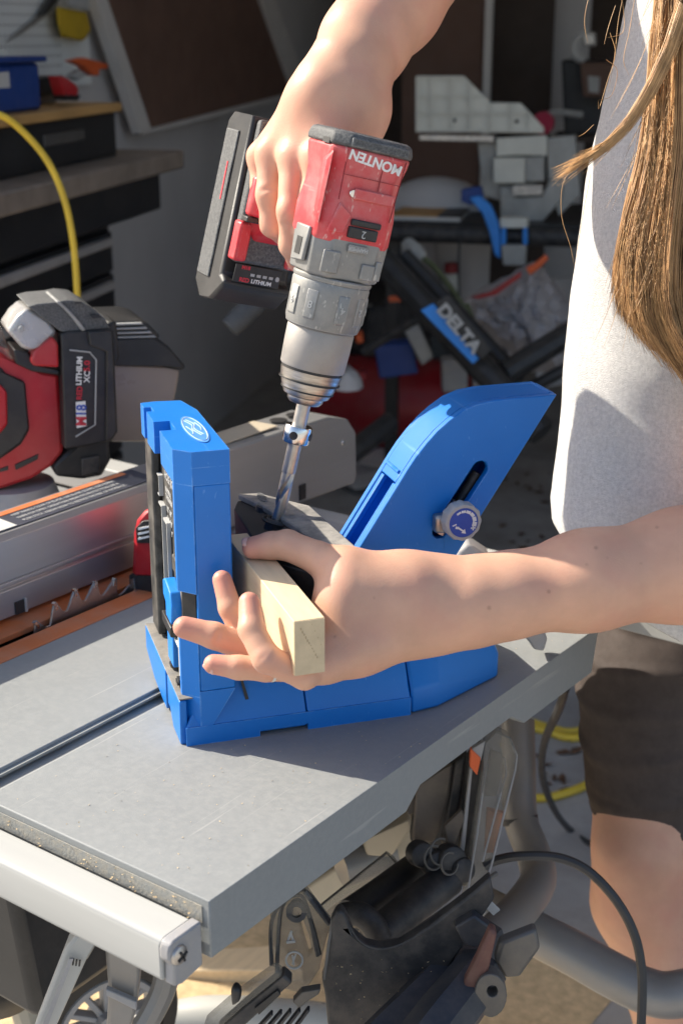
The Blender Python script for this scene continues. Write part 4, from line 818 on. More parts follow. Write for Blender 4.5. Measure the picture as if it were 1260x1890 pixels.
ja('moulded_badge', MB().loft([[Vector((.091 + .0035 * math.cos(q), .106 + .012 * math.sin(q), z)) for q in (2 * math.pi * k / 20 for k in range(20))] for z in (.1662, .1670)]), M_rubber, gblock)
gg = [(.092, .1205), (.1235, .0755), (.150, .08), (.150, .12)]
ja('block_mount', MB().prism([(x, y, .053) for x, y in [(.10, .03), (.150, .03), (.150, .09), (.10, .09)]], (0, 0, .075)), M_blue, bevel=.002)
# clamp tower
VF, VB = .035, .085
TO = [(648, 1036), (752, 867), (768, 843), (786, 820), (806, 797), (828, 777), (855, 757), (885, 744), (915, 738), (1028, 728), (818, 1064)]
tw = [ONV(x, y, VF) for x, y in TO]
lowl = Vector((tw[0].x - .052, VF, .045)); lowr = Vector((tw[-1].x - .038, VF, .045))
tw = [lowl] + tw + [lowr]
sl0, sl1 = ONV(886, 866, VF), ONV(812, 980, VF); sd_ = (sl1 - sl0).normalized(); sn = Vector((-sd_.z, 0, sd_.x)); rw = .0068
slot = [sl0 + (sn * math.cos(q) - sd_ * math.sin(q)) * rw for q in (math.pi * k / 8 for k in range(9))] + [sl1 + (-sn * math.cos(q) + sd_ * math.sin(q)) * rw for q in (math.pi * k / 8 for k in range(9))]
TW = ja('clamp_tower', MB().prism(tw, (0, .0075, 0), [slot]), M_blue, bevel=.0022)
ja('tower_side', MB().prism([p + Vector((0, VB - VF - .0075, 0)) for p in tw], (0, .0075, 0)), M_blue, bevel=.0022)
e0, e1 = ONV(752, 867, VF), ONV(648, 1036, VF); ed_ = (e1 - e0).normalized(); en = Vector((ed_.z, 0, -ed_.x)); en = en if en.x > 0 else -en
# curved cover from the bar upward, over the top and down the right edge
cov = [ONV(x, y, VF) for x, y in [(744, 880)] + TO[1:-1]]; cov = [Vector((p.x, VF + .0076, p.z)) for p in cov]
inn = []
for i, p in enumerate(cov):
    t = (cov[min(i + 1, len(cov) - 1)] - cov[max(i - 1, 0)]).normalized(); nn_ = Vector((-t.z, 0, t.x)); nn_ = -nn_ if nn_.z > 0 else nn_
    inn.append(p + nn_ * .004)
cv_ = MB()
for i in range(len(cov) - 1): pass
dv = VB - VF - .0152
ring = lambda p, q: [p + Vector((0, 0, 0)), p + Vector((0, dv, 0)), q + Vector((0, dv, 0)), q]
ja('tower_cover', MB().loft([ring(p, q) for p, q in zip(cov, inn)]), M_blue)
r0_, r1_ = ONV(1026, 731, VF), ONV(818, 1064, VF)
rt = (r1_ - r0_).normalized(); rn = Vector((rt.z, 0, -rt.x)); rn = -rn if rn.x > 0 else rn
ja('tower_back', MB().prism([Vector((r0_.x, VF + .0076, r0_.z)), Vector((r1_.x, VF + .0076, r1_.z)), Vector((lowr.x, VF + .0076, lowr.z)), Vector((lowr.x, VF + .0076, lowr.z)) + rn * .004, Vector((r1_.x, VF + .0076, r1_.z)) + rn * .004, Vector((r0_.x, VF + .0076, r0_.z)) + rn * .004], (0, dv, 0)), M_blue)
mid = e0.lerp(e1, .55) + en * .026
ja('channel_floor', MB().prism([Vector((e0.x, VF + .0076, e0.z)) + en * .024, Vector((e1.x, VF + .0076, e1.z)) + ed_ * .05 + en * .024, Vector((e1.x, VF + .0076, e1.z)) + ed_ * .05 + en * .027, Vector((e0.x, VF + .0076, e0.z)) + en * .027], (0, dv, 0)), M_blue)
bc0 = Vector((e0.x, VF + .0076, e0.z)) + ed_ * .006
ja('cross_bar', MB().prism([bc0, bc0 + ed_ * .009, bc0 + ed_ * .009 + en * .02, bc0 + en * .02], (0, dv, 0)), M_blue, bevel=.001)
for s_ in (0, 1):
    vv = VF + .0078 + s_ * (dv - .0066)
    q0 = Vector((e0.x, vv, e0.z)) + ed_ * .016; q1 = Vector((e1.x, vv, e1.z)) + ed_ * .04
    ja('inner_rail', MB().prism([q0 + en * .001, q1 + en * .001, q1 + en * .005, q0 + en * .005], (0, .0062, 0)), M_blue, bevel=.0008)
ja('bar_lip', MB().tube([bc0 + Vector((0, .003, 0)) - en * .0005, bc0 + Vector((0, dv - .003, 0)) - en * .0005], .0016, 8), M_blue)
# rod in the slot and the pressure knob
rp0, rp1 = ONV(880, 872, VF + .014), ONV(835, 945, VF + .014)
ja('slide_rod', MB().tube([rp0, rp1], .0045, 12), M_darkmet, TW)
ja('slide_block', MB().tube([ONV(842, 925, VF + .008), ONV(812, 985, VF + .008)], .0062, 8), M_steel, TW)
kc = ONV(853, 963, VF - .020); kM = frame(kc, (1, 0, 0), (0, 0, 1), (0, -1, 0))
kr = .0158
def scal(r, z, a): return [kM @ Vector((r * (1 + a * math.cos(12 * q)) * math.cos(q), r * (1 + a * math.cos(12 * q)) * math.sin(q), z)) for q in (2 * math.pi * k / 72 for k in range(72))]
kn = ja('pressure_knob', MB().loft([scal(kr * .93, -.009, .02), scal(kr, -.008, .028), scal(kr, .001, .028), scal(kr * .95, .0028, .02), scal(kr * .80, .0030, 0), scal(kr * .78, .0018, 0)]), M_greyprint)
ja('knob_face', MB().loft([scal(kr * .785, .0014, 0), scal(kr * .785, .0026, 0)]), M_blueprint, kn)
for k in range(6):
    a = math.radians(118 - k * 26); w_ = .0009 + k * .00022; r_ = kr * .60
    ja('knob_mark', MB().box(r_ - w_ * .9, r_ + w_ * .9, -.0019, .0019, .0027, .0031, kM @ Matrix.Rotation(a, 4, 'Z')), M_white, kn)
def kbox(x0, x1, y0, y1, rot=0): return MB().box(x0, x1, y0, y1, .0027, .0031, kM @ Matrix.Rotation(rot, 4, 'Z'))
ja('knob_sign', kbox(-.0098, -.0062, .0010, .0020, .35), M_white, kn)
for b_ in ((.0062, .0102, -.0058, -.0047), (.0077, .0088, -.0072, -.0032)): ja('knob_sign', kbox(*b_, .0), M_white, kn)
ja('knob_arrow', MB().prism([kM @ Vector((x, y, .0027)) for x, y in [(-.005, -.0045), (-.001, -.0075), (-.002, -.0085), (.002, -.0095), (.001, -.0055), (0, -.0065), (-.004, -.0035)]], kM.to_3x3() @ Vector((0, 0, .0004))), M_white, kn)
ja('knob_arrow', MB().prism([kM @ Vector((x, y, .0027)) for x, y in [(-.007, -.0025), (-.004, -.003), (-.0048, -.005), (-.0072, -.0045)]], kM.to_3x3() @ Vector((0, 0, .0004))), M_white, kn)
ja('knob_stem', MB().lathe([(.0005, -.026), (.006, -.026), (.006, -.009), (.0005, -.009)], kM, 18), M_bright, kn)
ja('knob_bracket', MB().box(kc.x - .020, kc.x - .004, VF - .012, VF - .001, kc.z - .012, kc.z + .004), M_steel, kn, bevel=.003)
# ------------------------------------------------------------------ workpiece
wd_ = ray(-310, HORIZON); wd_.z = 0; WD = wd_.normalized(); WR = Vector((WD.y, -WD.x, 0))
WO = J(.057, -.12, .150)
WMx = frame(WO - UP * .042, WR, WD, UP)
WP = thing('pine_strip', 'short square edged strip of pale pine gripped in the left hand', 'wood strip', M=WMx)
add('strip', MB().box(0, .0228, 0, .188, 0, .042), M_wood, WP, world=False, bevel=.0006)
add('end_grain', MB().box(.0004, .0224, -.0005, -.0001, .0004, .0416), M_woodend, WP, world=False, smooth=0)
gr = MB(); rnd = random.Random(4)
for k in range(11):
    t = k / 11; gr.box(.005 + t * .013 - .0003, .005 + t * .013 + .0003, -.0008, -.0004, .036 - t * .026 + rnd.uniform(-.0008, .0008) - .0006, .036 - t * .026 + .0006)
    if k % 3 == 0: gr.box(.013 + t * .008, .0133 + t * .008, -.0008, -.0004, .038 - t * .02, .0386 - t * .02)
add('grain_flecks', gr, M_fleck, WP, world=False, smooth=0, kind='stuff')
def Wp(s, r, h): return WMx @ Vector((r, s, h))       # s along from the near end, r to the right, h above its underside
# ------------------------------------------------------------------ drill (X to its right, Y away along the handle, Z up the bit)
DO = J(.0922, .060, .1604); DZ = (JU * .0738 + UP * .307).normalized()
e2 = JU * math.sin(math.radians(8)) - JV * math.cos(math.radians(8)); e2 = (e2 - DZ * e2.dot(DZ)).normalized()
DY = -e2; DX = DY.cross(DZ)
DM = frame(DO, DX, DY, DZ)
DR = thing('cordless_drill', 'worn red and grey cordless drill held upright above the blue jig', 'drill', M=DM)
def da(name, mb, m, par=None, **k): return add(name, mb, m, par if par else DR, world=False, **k)
def D(x, y, z): return DM @ Vector((x, y, z))
def oct_(w, d, c, z, y0=0., x0=0.):  # rounded-octagon ring: half width w, y from y0-d to y0+d, corner c
    return [Vector((x0 + x, y0 + y, z)) for x, y in ((-w + c, -d), (w - c, -d), (w, -d + c), (w, d - c), (w - c, d), (-w + c, d), (-w, d - c), (-w, -d + c))]
# bit with stop collar
bit = MB(); rings = []
NT_ = 60
for i in range(NT_ + 1):
    t = i / NT_; z = -.022 + t * .064; a = t * 5.2
    r = .0054 if i > 1 else .002
    rings.append([Vector((r * (1 - .42 * max(0, math.cos(2 * (q))) ** 2) * math.cos(q + a), r * (1 - .42 * max(0, math.cos(2 * q)) ** 2) * math.sin(q + a), z)) for q in (2 * math.pi * j / 20 for j in range(20))])
db = da('drill_bit', bit.loft(rings).lathe([(.0005, .0420), (.0056, .0422), (.0058, .044), (.0058, .118), (.0005, .118)], None, 24), M_steel)
col = da('stop_collar', MB().lathe([(.0060, .0675), (.0105, .0675), (.0112, .0685), (.0112, .0805), (.0105, .0815), (.0060, .0815)], None, 32, cap=False).lathe([(.0059, .0675), (.006, .0815)], None, 8, cap=False), M_bright, db)
for q in (-2.25, -.65):
    fr_ = Matrix.Rotation(q, 4, 'Z') @ frame((.0105, 0, .0745), (0, 1, 0), (0, 0, 1), (1, 0, 0))
    da('set_screw', MB().lathe([(.0018, .0008), (.0034, .0012), (.0034, -.001), (.0018, -.001)], fr_, 14), M_darkmet, col)
    da('screw_socket', MB().lathe([(.0003, .0009), (.0018, .0009), (.0018, .0004), (.0003, .0004)], fr_, 6), M_black, col)
# chuck
da('chuck_nose', MB().lathe([(.0062, .1000), (.0125, .1005), (.0145, .1030), (.0150, .1060), (.0185, .1075), (.0195, .1100), (.0200, .1125), (.0212, .1128), (.0222, .1165), (.0226, .1200), (.0236, .1205), (.0245, .1255), (.0252, .1290), (.0020, .1290)], None, 48), mat('worn_chuck_steel', (.50, .47, .43), .3, 1, .25, 50, .1, 900, stretch=(1, 1, 9), dust=(.2, .16, .12), dscale=40, damt=.4))
for z in (.1122, .1203): da('chuck_groove', MB().lathe([(.0195 + (z - .112) * .4, z - .0006), (.0215 + (z - .112) * .4, z - .0006), (.0215 + (z - .112) * .4, z + .0006), (.0195 + (z - .112) * .4, z + .0006)], None, 40, cap=False), M_black)
da('chuck_ring', MB().lathe([(.020, .1292), (.0247, .1292), (.0247, .1312), (.020, .1312)], None, 48), M_black)
da('chuck_sleeve', MB().lathe([(.002, .1313), (.0255, .1313), (.0262, .1325), (.0270, .1500), (.0273, .1640), (.0262, .1660), (.002, .1660)], None, 64), M_chuck)
# clutch collar with raised pads and engraved numbers
rcl = lambda w: .0298 + .0012 * w
clr = da('clutch_collar', MB().lathe([(.004, .1650), (.0270, .1652), (.0295, .1670), (.0308, .1720), (.0314, .1960), (.0318, .2030), (.0310, .2050), (.004, .2052)], None, 64), M_gearbox)
for k, s_ in enumerate(('8', '6', '4', '2', '1', '9', '12', '10')):
    q = -math.pi / 2 + (-.93, -.62 + .02, -.02, .62, 1.25, -1.6, 2.4, 3.2)[k] * .92
    if k == 1: continue
    fM = Matrix.Rotation(q, 4, 'Z')
    r = .0312
    pad = []
    for z, rr_ in ((.1735, r - .0004), (.1750, r + .0008), (.1965, r + .0012), (.1980, r + .0004)):
        pad.append([fM @ Vector((math.cos(w) * rr_, math.sin(w) * rr_, z)) for w in (-.15, -.075, 0, .075, .15)] + [fM @ Vector((math.cos(w) * (rr_ - .003), math.sin(w) * (rr_ - .003), z)) for w in (.15, .075, 0, -.075, -.15)])
    pd = da('clutch_pad', MB().loft(pad), M_gearbox, clr, bevel=.0005)
    c = fM @ Vector((r + .00125, 0, .186)); xx = fM.to_3x3() @ Vector((0, 1, 0))
    text('number', s_, .0082, M_greyprint, pd, c, -xx, (0, 0, -1), .0002, align='CENTER', world=False, bold=.0001)
da('gear_ring', MB().lathe([(.004, .2053), (.0316, .2053), (.0322, .2065), (.0322, .2085), (.0312, .2095), (.004, .2095)], None, 64), M_gearbox)
gh_ = da('gear_housing', MB().loft([oct_(.0305, .0290, .012, .2096, .001), oct_(.0315, .0300, .012, .212, .001), oct_(.0325, .0308, .012, .236, .002), oct_(.0335, .0315, .012, .250, .003)]), M_gearbox, bevel=.0015)
for x0, x1, z0, z1 in ((-.027, -.012, .214, .232), (.008, .020, .213, .226), (.020, .026, .214, .230)): da('housing_rib', MB().box(x0, x1, -.0308, -.0285, z0, z1), M_gearbox, gh_, bevel=.001)
hb = da('hammer_badge', MB().box(-.0075, .0095, -.0315, -.0285, .2335, .2395), M_gearbox, gh_, bevel=.0005)
text('badge_text', 'HAMMER', .0042, M_greyprint, hb, (.001, -.0317, .2365), (-1, 0, 0), (0, 0, -1), .0002, align='CENTER', world=False, bold=.0002)
for s_ in (-1, 1):
    da('side_lug', MB().prism([(s_ * .0325, -.012, .218), (s_ * .0325, .010, .216), (s_ * .0325, .012, .246), (s_ * .0325, -.014, .246)], (s_ * .0035, 0, 0)), M_gearbox, gh_, bevel=.0012)
    da('lug_slot', MB().box(*(sorted((s_ * .0358, s_ * .0364))), -.006, .004, .222, .236), M_black, gh_)
# red body
body = [oct_(.0318, .0300, .010, .2370, .003), oct_(.0335, .0320, .010, .242, .003), oct_(.0340, .0325, .011, .262, .004), oct_(.0318, .0310, .011, .280, .004), oct_(.0320, .0312, .011, .292, .004), oct_(.0345, .0330, .011, .305, .004), oct_(.0352, .0338, .011, .3125, .004)]
bd_ = da('body', MB().loft(body), M_red, bevel=.0022)
da('rear_cap', MB().loft([oct_(.0357, .0343, .011, .3126, .004), oct_(.0360, .0345, .011, .3165, .004), oct_(.0350, .0335, .012, .3225, .004), oct_(.031, .030, .012, .3245, .004)]), M_rubber, bevel=.0018)
da('cap_band', MB().box(-.024, .026, -.0314, -.0295, .3135, .3205), M_rubber, None, bevel=.0008)
da('side_ridge', MB().prism([(-.0335, -.024, .250), (-.0365, -.020, .256), (-.0365, -.018, .300), (-.0342, -.024, .308)], (.002, .010, 0)), M_red, bd_, bevel=.001)
da('side_vent', MB().box(-.0362, -.034, -.016, -.004, .312, .3165), M_black, bd_)
da('top_plate', MB().prism([(x, -.0283, z) for x, z in [(-.012, .2745), (.022, .2745), (.024, .283), (-.012, .283)]], (0, -.0022, 0)), M_red, bd_, bevel=.0009)
da('cheek', MB().prism([(-.028, -.0275, .246), (-.014, -.0275, .246), (-.010, -.0275, .262), (-.022, -.0275, .270)], (0, -.0025, 0)), M_red, bd_, bevel=.0015)
da('body_screw', MB().lathe([(.0004, .001), (.0028, .0008), (.0032, 0), (.0004, 0)], frame((-.0125, -.0284, .2785), (1, 0, 0), (0, 0, 1), (0, -1, 0)), 14), M_bright, bd_)
M_seam = mat('dark_red_seam', (.22, .012, .018), .6)
da('seam', MB().box(.0075, .0080, -.02865, -.0280, .284, .310), M_seam, bd_); da('seam', MB().box(-.024, .026, -.0284, -.0279, .2915, .2919), M_seam, bd_)
da('seam', MB().prism([(.0235, -.0281, .2620), (.0240, -.0281, .2620), (.0262, -.0290, .311), (.0257, -.0290, .311)], (0, -.0009, 0)), M_seam, bd_)
da('seam', MB().prism([(-.0235, -.0281, .2720), (-.0240, -.0281, .2720), (-.0255, -.0290, .311), (-.0250, -.0290, .311)], (0, -.0009, 0)), M_seam, bd_)
ss = da('speed_switch', MB().box(-.0105, .0150, -.0320, -.0275, .2445, .2535), M_black, None, bevel=.001)
da('switch_window', MB().box(-.0095, .0165, -.0318, -.0275, .2545, .2595), M_black, None, bevel=.001)
text('switch_number', '2', .0085, M_greyprint, ss, (.0025, -.0322, .249), (-1, 0, 0), (0, 0, -1), .0002, align='CENTER', world=False)
text('owner_name', 'MONTEN', .0108, M_white, bd_, (.0235, -.0292, .3035), (-1, 0, .10), (0, 0.1, -1), .0004, world=False, bold=.00035, squeeze=1.02)
# scuffs on edges
sc_ = MB(); rnd = random.Random(21)
for k in range(90):
    s_ = rnd.choice((-1, 1)); z = rnd.uniform(.242, .312); sc_.box(s_ * .0262 - .0006, s_ * .0262 + rnd.uniform(.0002, .0012), -.0290 - .0003, -.0286, z, z + rnd.uniform(.0006, .003)) if False else None
# handle, trigger, battery
hn = [[Vector((x * w + 0, y, zc + z * l)) for x, z in ((-1, -.5), (-.6, -1), (.6, -1), (1, -.5), (1, .5), (.6, 1), (-.6, 1), (-1, .5))] for y, w, l, zc in ((.025, .016, .024, .262), (.055, .0165, .024, .260), (.10, .0165, .024, .256), (.132, .019, .028, .250), (.148, .024, .036, .246))]
da('handle', MB().loft(hn), M_red, bevel=.003)
da('trigger', MB().loft([[Vector((x, y, z)) for x, z in ((-.007, .236), (.007, .236), (.007, .222 + (y - .03) * .1), (-.007, .222 + (y - .03) * .1))] for y in (.034, .05, .062)]), M_black, bevel=.002)
BY = Vector((0, .019, 0))
def dz(name, mb, m, par=None, **k): mb.v = [Vector((p.x * .86 + .002, p.y + .019, p.z)) for p in mb.v]; return da(name, mb, m, par, **k)
bt_ = dz('battery_shoe', MB().box(-.034, .034, .126, .142, .190, .318), M_rubber, None, bevel=.004)
dz('shoe_plate', MB().box(-.0370, -.012, .1235, .1275, .284, .318), M_rubber, bt_, bevel=.002)
dz('shoe_red', MB().box(-.016, .004, .116, .1258, .296, .322), M_red, bt_, bevel=.003)
ba = dz('battery', MB().prism([(-.0385, .140, .176), (-.0385, .128, .172), (-.0385, .130, .166), (-.0385, .150, .150), (-.0385, .180, .146), (-.0385, .200, .160), (-.0385, .200, .312), (-.0385, .190, .320), (-.0385, .142, .320)], (.077, 0, 0)), M_black, bevel=.004)
dz('battery_edge', MB().box(-.0408, -.0384, .164, .194, .168, .304), M_rubber, ba, bevel=.003)
dz('battery_edge', MB().box(.0384, .0408, .160, .1985, .165, .308), M_rubber, ba, bevel=.003)
dz('side_label', MB().box(-.0416, -.0407, .172, .1745, .240, .275), M_redprint, ba)
for s_ in (-1, 1): dz('latch', MB().loft([[Vector((s_ * (.030 + a), .123 + b, z)) for a, b in ((-.008, 0), (.0075, -.004), (.0085, .012), (-.006, .016))] for z in (.192, .205, .222, .228)]), M_red, ba, bevel=.0025)
dz('latch_collar', MB().box(-.036, -.018, .112, .1262, .2285, .2335), M_black, ba, bevel=.001)
for x0 in (-.034,): dz('red_foot', MB().loft([[Vector((x0 + a, .114 + b, z)) for a, b in ((-.001, 0), (.024, -.014), (.026, .010), (.0, .012))] for z in (.234, .252, .270)]), M_red, ba, bevel=.003)
# gauge label on the sloping front of the battery
f0, f1 = Vector((0, .130, .166)), Vector((0, .150, .150)); fx = Vector((1, 0, 0)); fy = (f1 - f0).normalized(); fz = fx.cross(fy); fz = fz if fz.y < 0 else -fz
lab = dz('gauge_label', MB().box(-.030, .022, .1268, .1282, .1725, .1895), M_black, ba, bevel=.0005)
for k in range(4): dz('gauge_lamp', MB().box(-.012 + k * .007, -.0075 + k * .007, .1262, .1269, .180, .1825), M_greyprint, lab)
dz('gauge_button', MB().lathe([(.0003, .0006), (.0024, .0006), (.0024, 0), (.0003, 0)], frame((.0185, .1268, .1812), (1, 0, 0), (0, 0, 1), (0, -1, 0)), 8), M_greyprint, lab)
text('label_text', 'RED', .0052, M_redprint, lab, (-0.018, 0.1456, 0.1755), (1, 0, 0), (0, 0, 1), .0002, world=False, bold=.0002)
text('label_text', 'LITHIUM', .0052, M_white, lab, (-0.0065, 0.1456, 0.1755), (1, 0, 0), (0, 0, 1), .0002, world=False, bold=.0001)
text('label_text', 'M18', .0046, M_redprint, lab, (-0.018, 0.1456, 0.1867), (1, 0, 0), (0, 0, 1), .0002, world=False, bold=.0002)

def drill_fit(o):
    for c in o.children:
        if c.type == 'MESH':
            for v in c.data.vertices:
                x, y, z = v.co; f = min(1, max(0, (z - .1) / .1)); v.co = (x * (1 - .035 * f), y * (1 - .03 * f), z if z < .1 else .1 + (z - .1) * .945)
        drill_fit(c)
drill_fit(DR)
# ------------------------------------------------------------------ sander on the table wing
SA = thing('orbital_sander', 'red and black cordless sander with a taupe dust box standing behind the fence', 'sander', PZ(30, 945, .9))
SN = (FH * .93 + CR * -.36).normalized()
SO = P(80, 760, 1.555)
def s_(name, px, d, th, m, par=None, bevel=.004, **k): o_ = SO + SN * (d - 1.555); return add(name, MB().prism([PPL(x, y, o_, SN) for x, y in px], SN * th), m, par if par else SA, bevel=bevel, **k)
s_('red_body', [(-60, 640), (0, 648), (20, 665), (60, 682), (110, 690), (119, 834), (96, 862), (60, 885), (0, 905), (-60, 905)], 1.555, .085, M_red2, bevel=.008)
s_('rubber_grip', [(-60, 670), (0, 676), (12, 690), (48, 706), (56, 795), (40, 822), (0, 850), (-60, 860)], 1.549, .02, M_black, bevel=.004)
s_('red_inset', [(-60, 700), (0, 709), (14, 724), (15, 785), (0, 803), (-60, 820)], 1.545, .02, M_red2, bevel=.003)
s_('vent', [(28, 858), (72, 838), (70, 848), (30, 868)], 1.5535, .004, M_black, bevel=.0005); s_('vent', [(0, 866), (16, 860), (16, 868), (0, 872)], 1.5535, .004, M_black, bevel=.0005)
s_('silver_top', [(14, 612), (32, 585), (52, 568), (88, 590), (106, 612), (100, 622), (82, 640), (55, 648), (40, 642)], 1.545, .06, M_silver, bevel=.006)
s_('top_button', [(34, 606), (40, 600), (46, 602), (44, 612), (36, 614)], 1.541, .006, M_greyprint, bevel=.001)
s_('black_neck', [(-60, 600), (0, 596), (16, 640), (30, 660), (20, 668), (-60, 660)], 1.56, .06, M_smoke, bevel=.004)
s_('dark_gasket', [(26, 645), (52, 650), (70, 675), (112, 684), (112, 694), (60, 686), (30, 672)], 1.548, .05, M_black, bevel=.002)
s_('red_latch', [(57, 668), (64, 650), (98, 622), (108, 634), (110, 679), (62, 676)], 1.537, .03, M_red2, bevel=.004)
bt2 = s_('battery', [(113, 617), (124, 612), (203, 606), (210, 612), (218, 798), (206, 815), (150, 826), (120, 830)], 1.535, .085, M_black, bevel=.004)
s_('battery_step', [(163, 612), (208, 610), (217, 796), (205, 812), (196, 815), (197, 650), (166, 638)], 1.530, .01, M_black, bt2, bevel=.002)
s_('battery_foot', [(140, 822), (203, 812), (205, 850), (190, 878), (150, 885), (104, 880), (98, 862), (122, 838)], 1.55, .06, M_black, bevel=.004)
s_('foot_block', [(150, 846), (185, 840), (186, 872), (152, 880)], 1.546, .02, M_darkmet, bevel=.002)
top = [(52, 566), (70, 561), (104, 558), (124, 554), (150, 556), (176, 572), (194, 588), (204, 606), (126, 613), (112, 612)]
s_('scuffed_cap', top, 1.538, .08, M_rubber, bt2, bevel=.006)
s_('cap_band', [(104, 558), (110, 555), (128, 572), (146, 592), (160, 610), (152, 612), (136, 590), (118, 570)], 1.534, .07, mat('scuffed_light', (.30, .30, .29), .7, 0, .3, 60, .2, 700), bt2, bevel=.002)
for q in ([(137, 557), (150, 557), (152, 560), (140, 561)], [(166, 582), (182, 581), (188, 586), (172, 588)]): s_('cap_slot', q, 1.5325, .004, M_black, bt2, bevel=.0003)
o = SO + SN * (1.5335 - 1.555)
def sp_(x, y, k=0.): return PPL(x, y, o - SN * k, SN)
lb = add('label_outline', MB().tube([sp_(x, y) for x, y in [(129, 646), (166, 650), (178, 664), (176, 784), (140, 806)]], .0009, 6), M_greyprint, bt2)
upv = sp_(151, 650) - sp_(146, 780); rtv = sp_(170, 700) - sp_(140, 701)
bx = add('badge', MB().prism([sp_(x, y, .0003) for x, y in [(140, 742), (158, 740), (160, 786), (142, 790)]], -SN * .0006), M_white, bt2, smooth=0)
text('badge_text', 'M', .0150, M_redprint, bx, sp_(151, 786, .0012), upv, -rtv, .0002, bold=.0006, squeeze=.9)
text('badge_text', '18', .0150, M_blueprint, bx, sp_(151, 769, .0012), upv, -rtv, .0002, bold=.0004, squeeze=.9)
text('label_text', 'RED', .0082, M_redprint, bt2, sp_(147, 738, .0006), upv, -rtv, .0002, bold=.0002, squeeze=1.0)
text('label_text', 'LITHIUM', .0082, M_white, bt2, sp_(146, 711, .0006), upv, -rtv, .0002, bold=.0003, squeeze=1.02)
text('label_text', 'XC', .0088, M_white, bt2, sp_(161, 706, .0006), upv, -rtv, .0002, bold=.0002, squeeze=1.05)
text('label_text', '5.0', .0088, M_redprint, bt2, sp_(161, 686, .0006), upv, -rtv, .0002, bold=.0002, squeeze=1.15)
pc = P(25, 905, 1.60); pz = .9
pM = Matrix.Translation((pc.x, pc.y, 0))
add('sanding_pad', MB().lathe([(.001, .9005), (.070, .9005), (.071, .912), (.062, .925), (.052, .938), (.046, .955), (.001, .955)], pM, 40), M_capgrey, SA)
add('dust_spout', vslab([(196, 596), (215, 592), (225, 660), (205, 690)], 1.60, .04, SN), M_black, SA, bevel=.004)
dbx = s_('dust_box', [(206, 672), (300, 676), (332, 684), (330, 700), (309, 812), (300, 816), (206, 816)], 1.60, .10, M_clear, bevel=.006)
s_('dust_box_lid', [(200, 628), (292, 625), (312, 640), (345, 678), (336, 686), (300, 678), (203, 676)], 1.594, .11, M_black, dbx, bevel=.004)
s_('lid_top', [(200, 594), (255, 592), (275, 598), (296, 620), (292, 626), (202, 630)], 1.605, .10, M_black, dbx, bevel=.003)
for k in range(4): s_('lid_slat', [(203, 598 + k * 8), (262 + k * 8, 596 + k * 8), (265 + k * 8, 599 + k * 8), (203, 601.5 + k * 8)], 1.599, .006, M_greyprint, dbx, bevel=.0005)
# ------------------------------------------------------------------ tape measure
TMp = PZ(258, 1112, .9); TMp = Vector((TMp.x, TMp.y, .9))
TP = thing('tape_measure', 'red tape measure with a black base and silver hook standing by the jig post', 'tape measure', TMp)
tn = (FH * .9 + CR * .42).normalized()
TO_ = P(270, 1030, 1.42)
def t_(name, px, d, th, m, **k): o_ = TO_ + tn * (d - 1.42); return add(name, MB().prism([PPL(x, y, o_, tn) for x, y in px], tn * th), m, TP, **k)
t_('case', [(240, 1062), (241, 1040), (243, 985), (248, 962), (262, 945), (300, 935), (330, 960), (335, 1065)], 1.42, .05, M_red2, bevel=.006)
t_('label', [(250, 975), (262, 962), (300, 958), (300, 1003), (252, 1003)], 1.416, .006, M_black, bevel=.001)
for k in range(3): t_('label_mark', [(255, 975 + k * 9), (275, 971 + k * 9), (275, 974 + k * 9), (255, 979 + k * 9)], 1.4145, .002, M_white, smooth=0)
t_('base', [(236, 1060), (335, 1060), (335, 1108), (262, 1108), (244, 1100), (236, 1085)], 1.422, .055, M_black, bevel=.004)
t_('hook', [(240, 1070), (247, 1068), (250, 1092), (262, 1100), (300, 1104), (300, 1112), (252, 1108), (242, 1098)], 1.416, .02, M_bright, bevel=.001)

hk_ = thing('tool_stand', 'black tubular tool stand with a fat grip end in the shade behind the drill battery', 'tool stand', P(455, 590, 2.4) - UP * 1.0)
add('bar', MB().tube([P(425, 604, 2.4), P(440, 590, 2.4), P(520, 520, 2.45), P(640, 430, 2.5)], .013, 12), M_black, hk_)
add('grip', MB().tube([P(424, 605, 2.399), P(446, 583, 2.4), P(476, 558, 2.42)], [.018, .020, .018], 14), M_rubber, hk_)
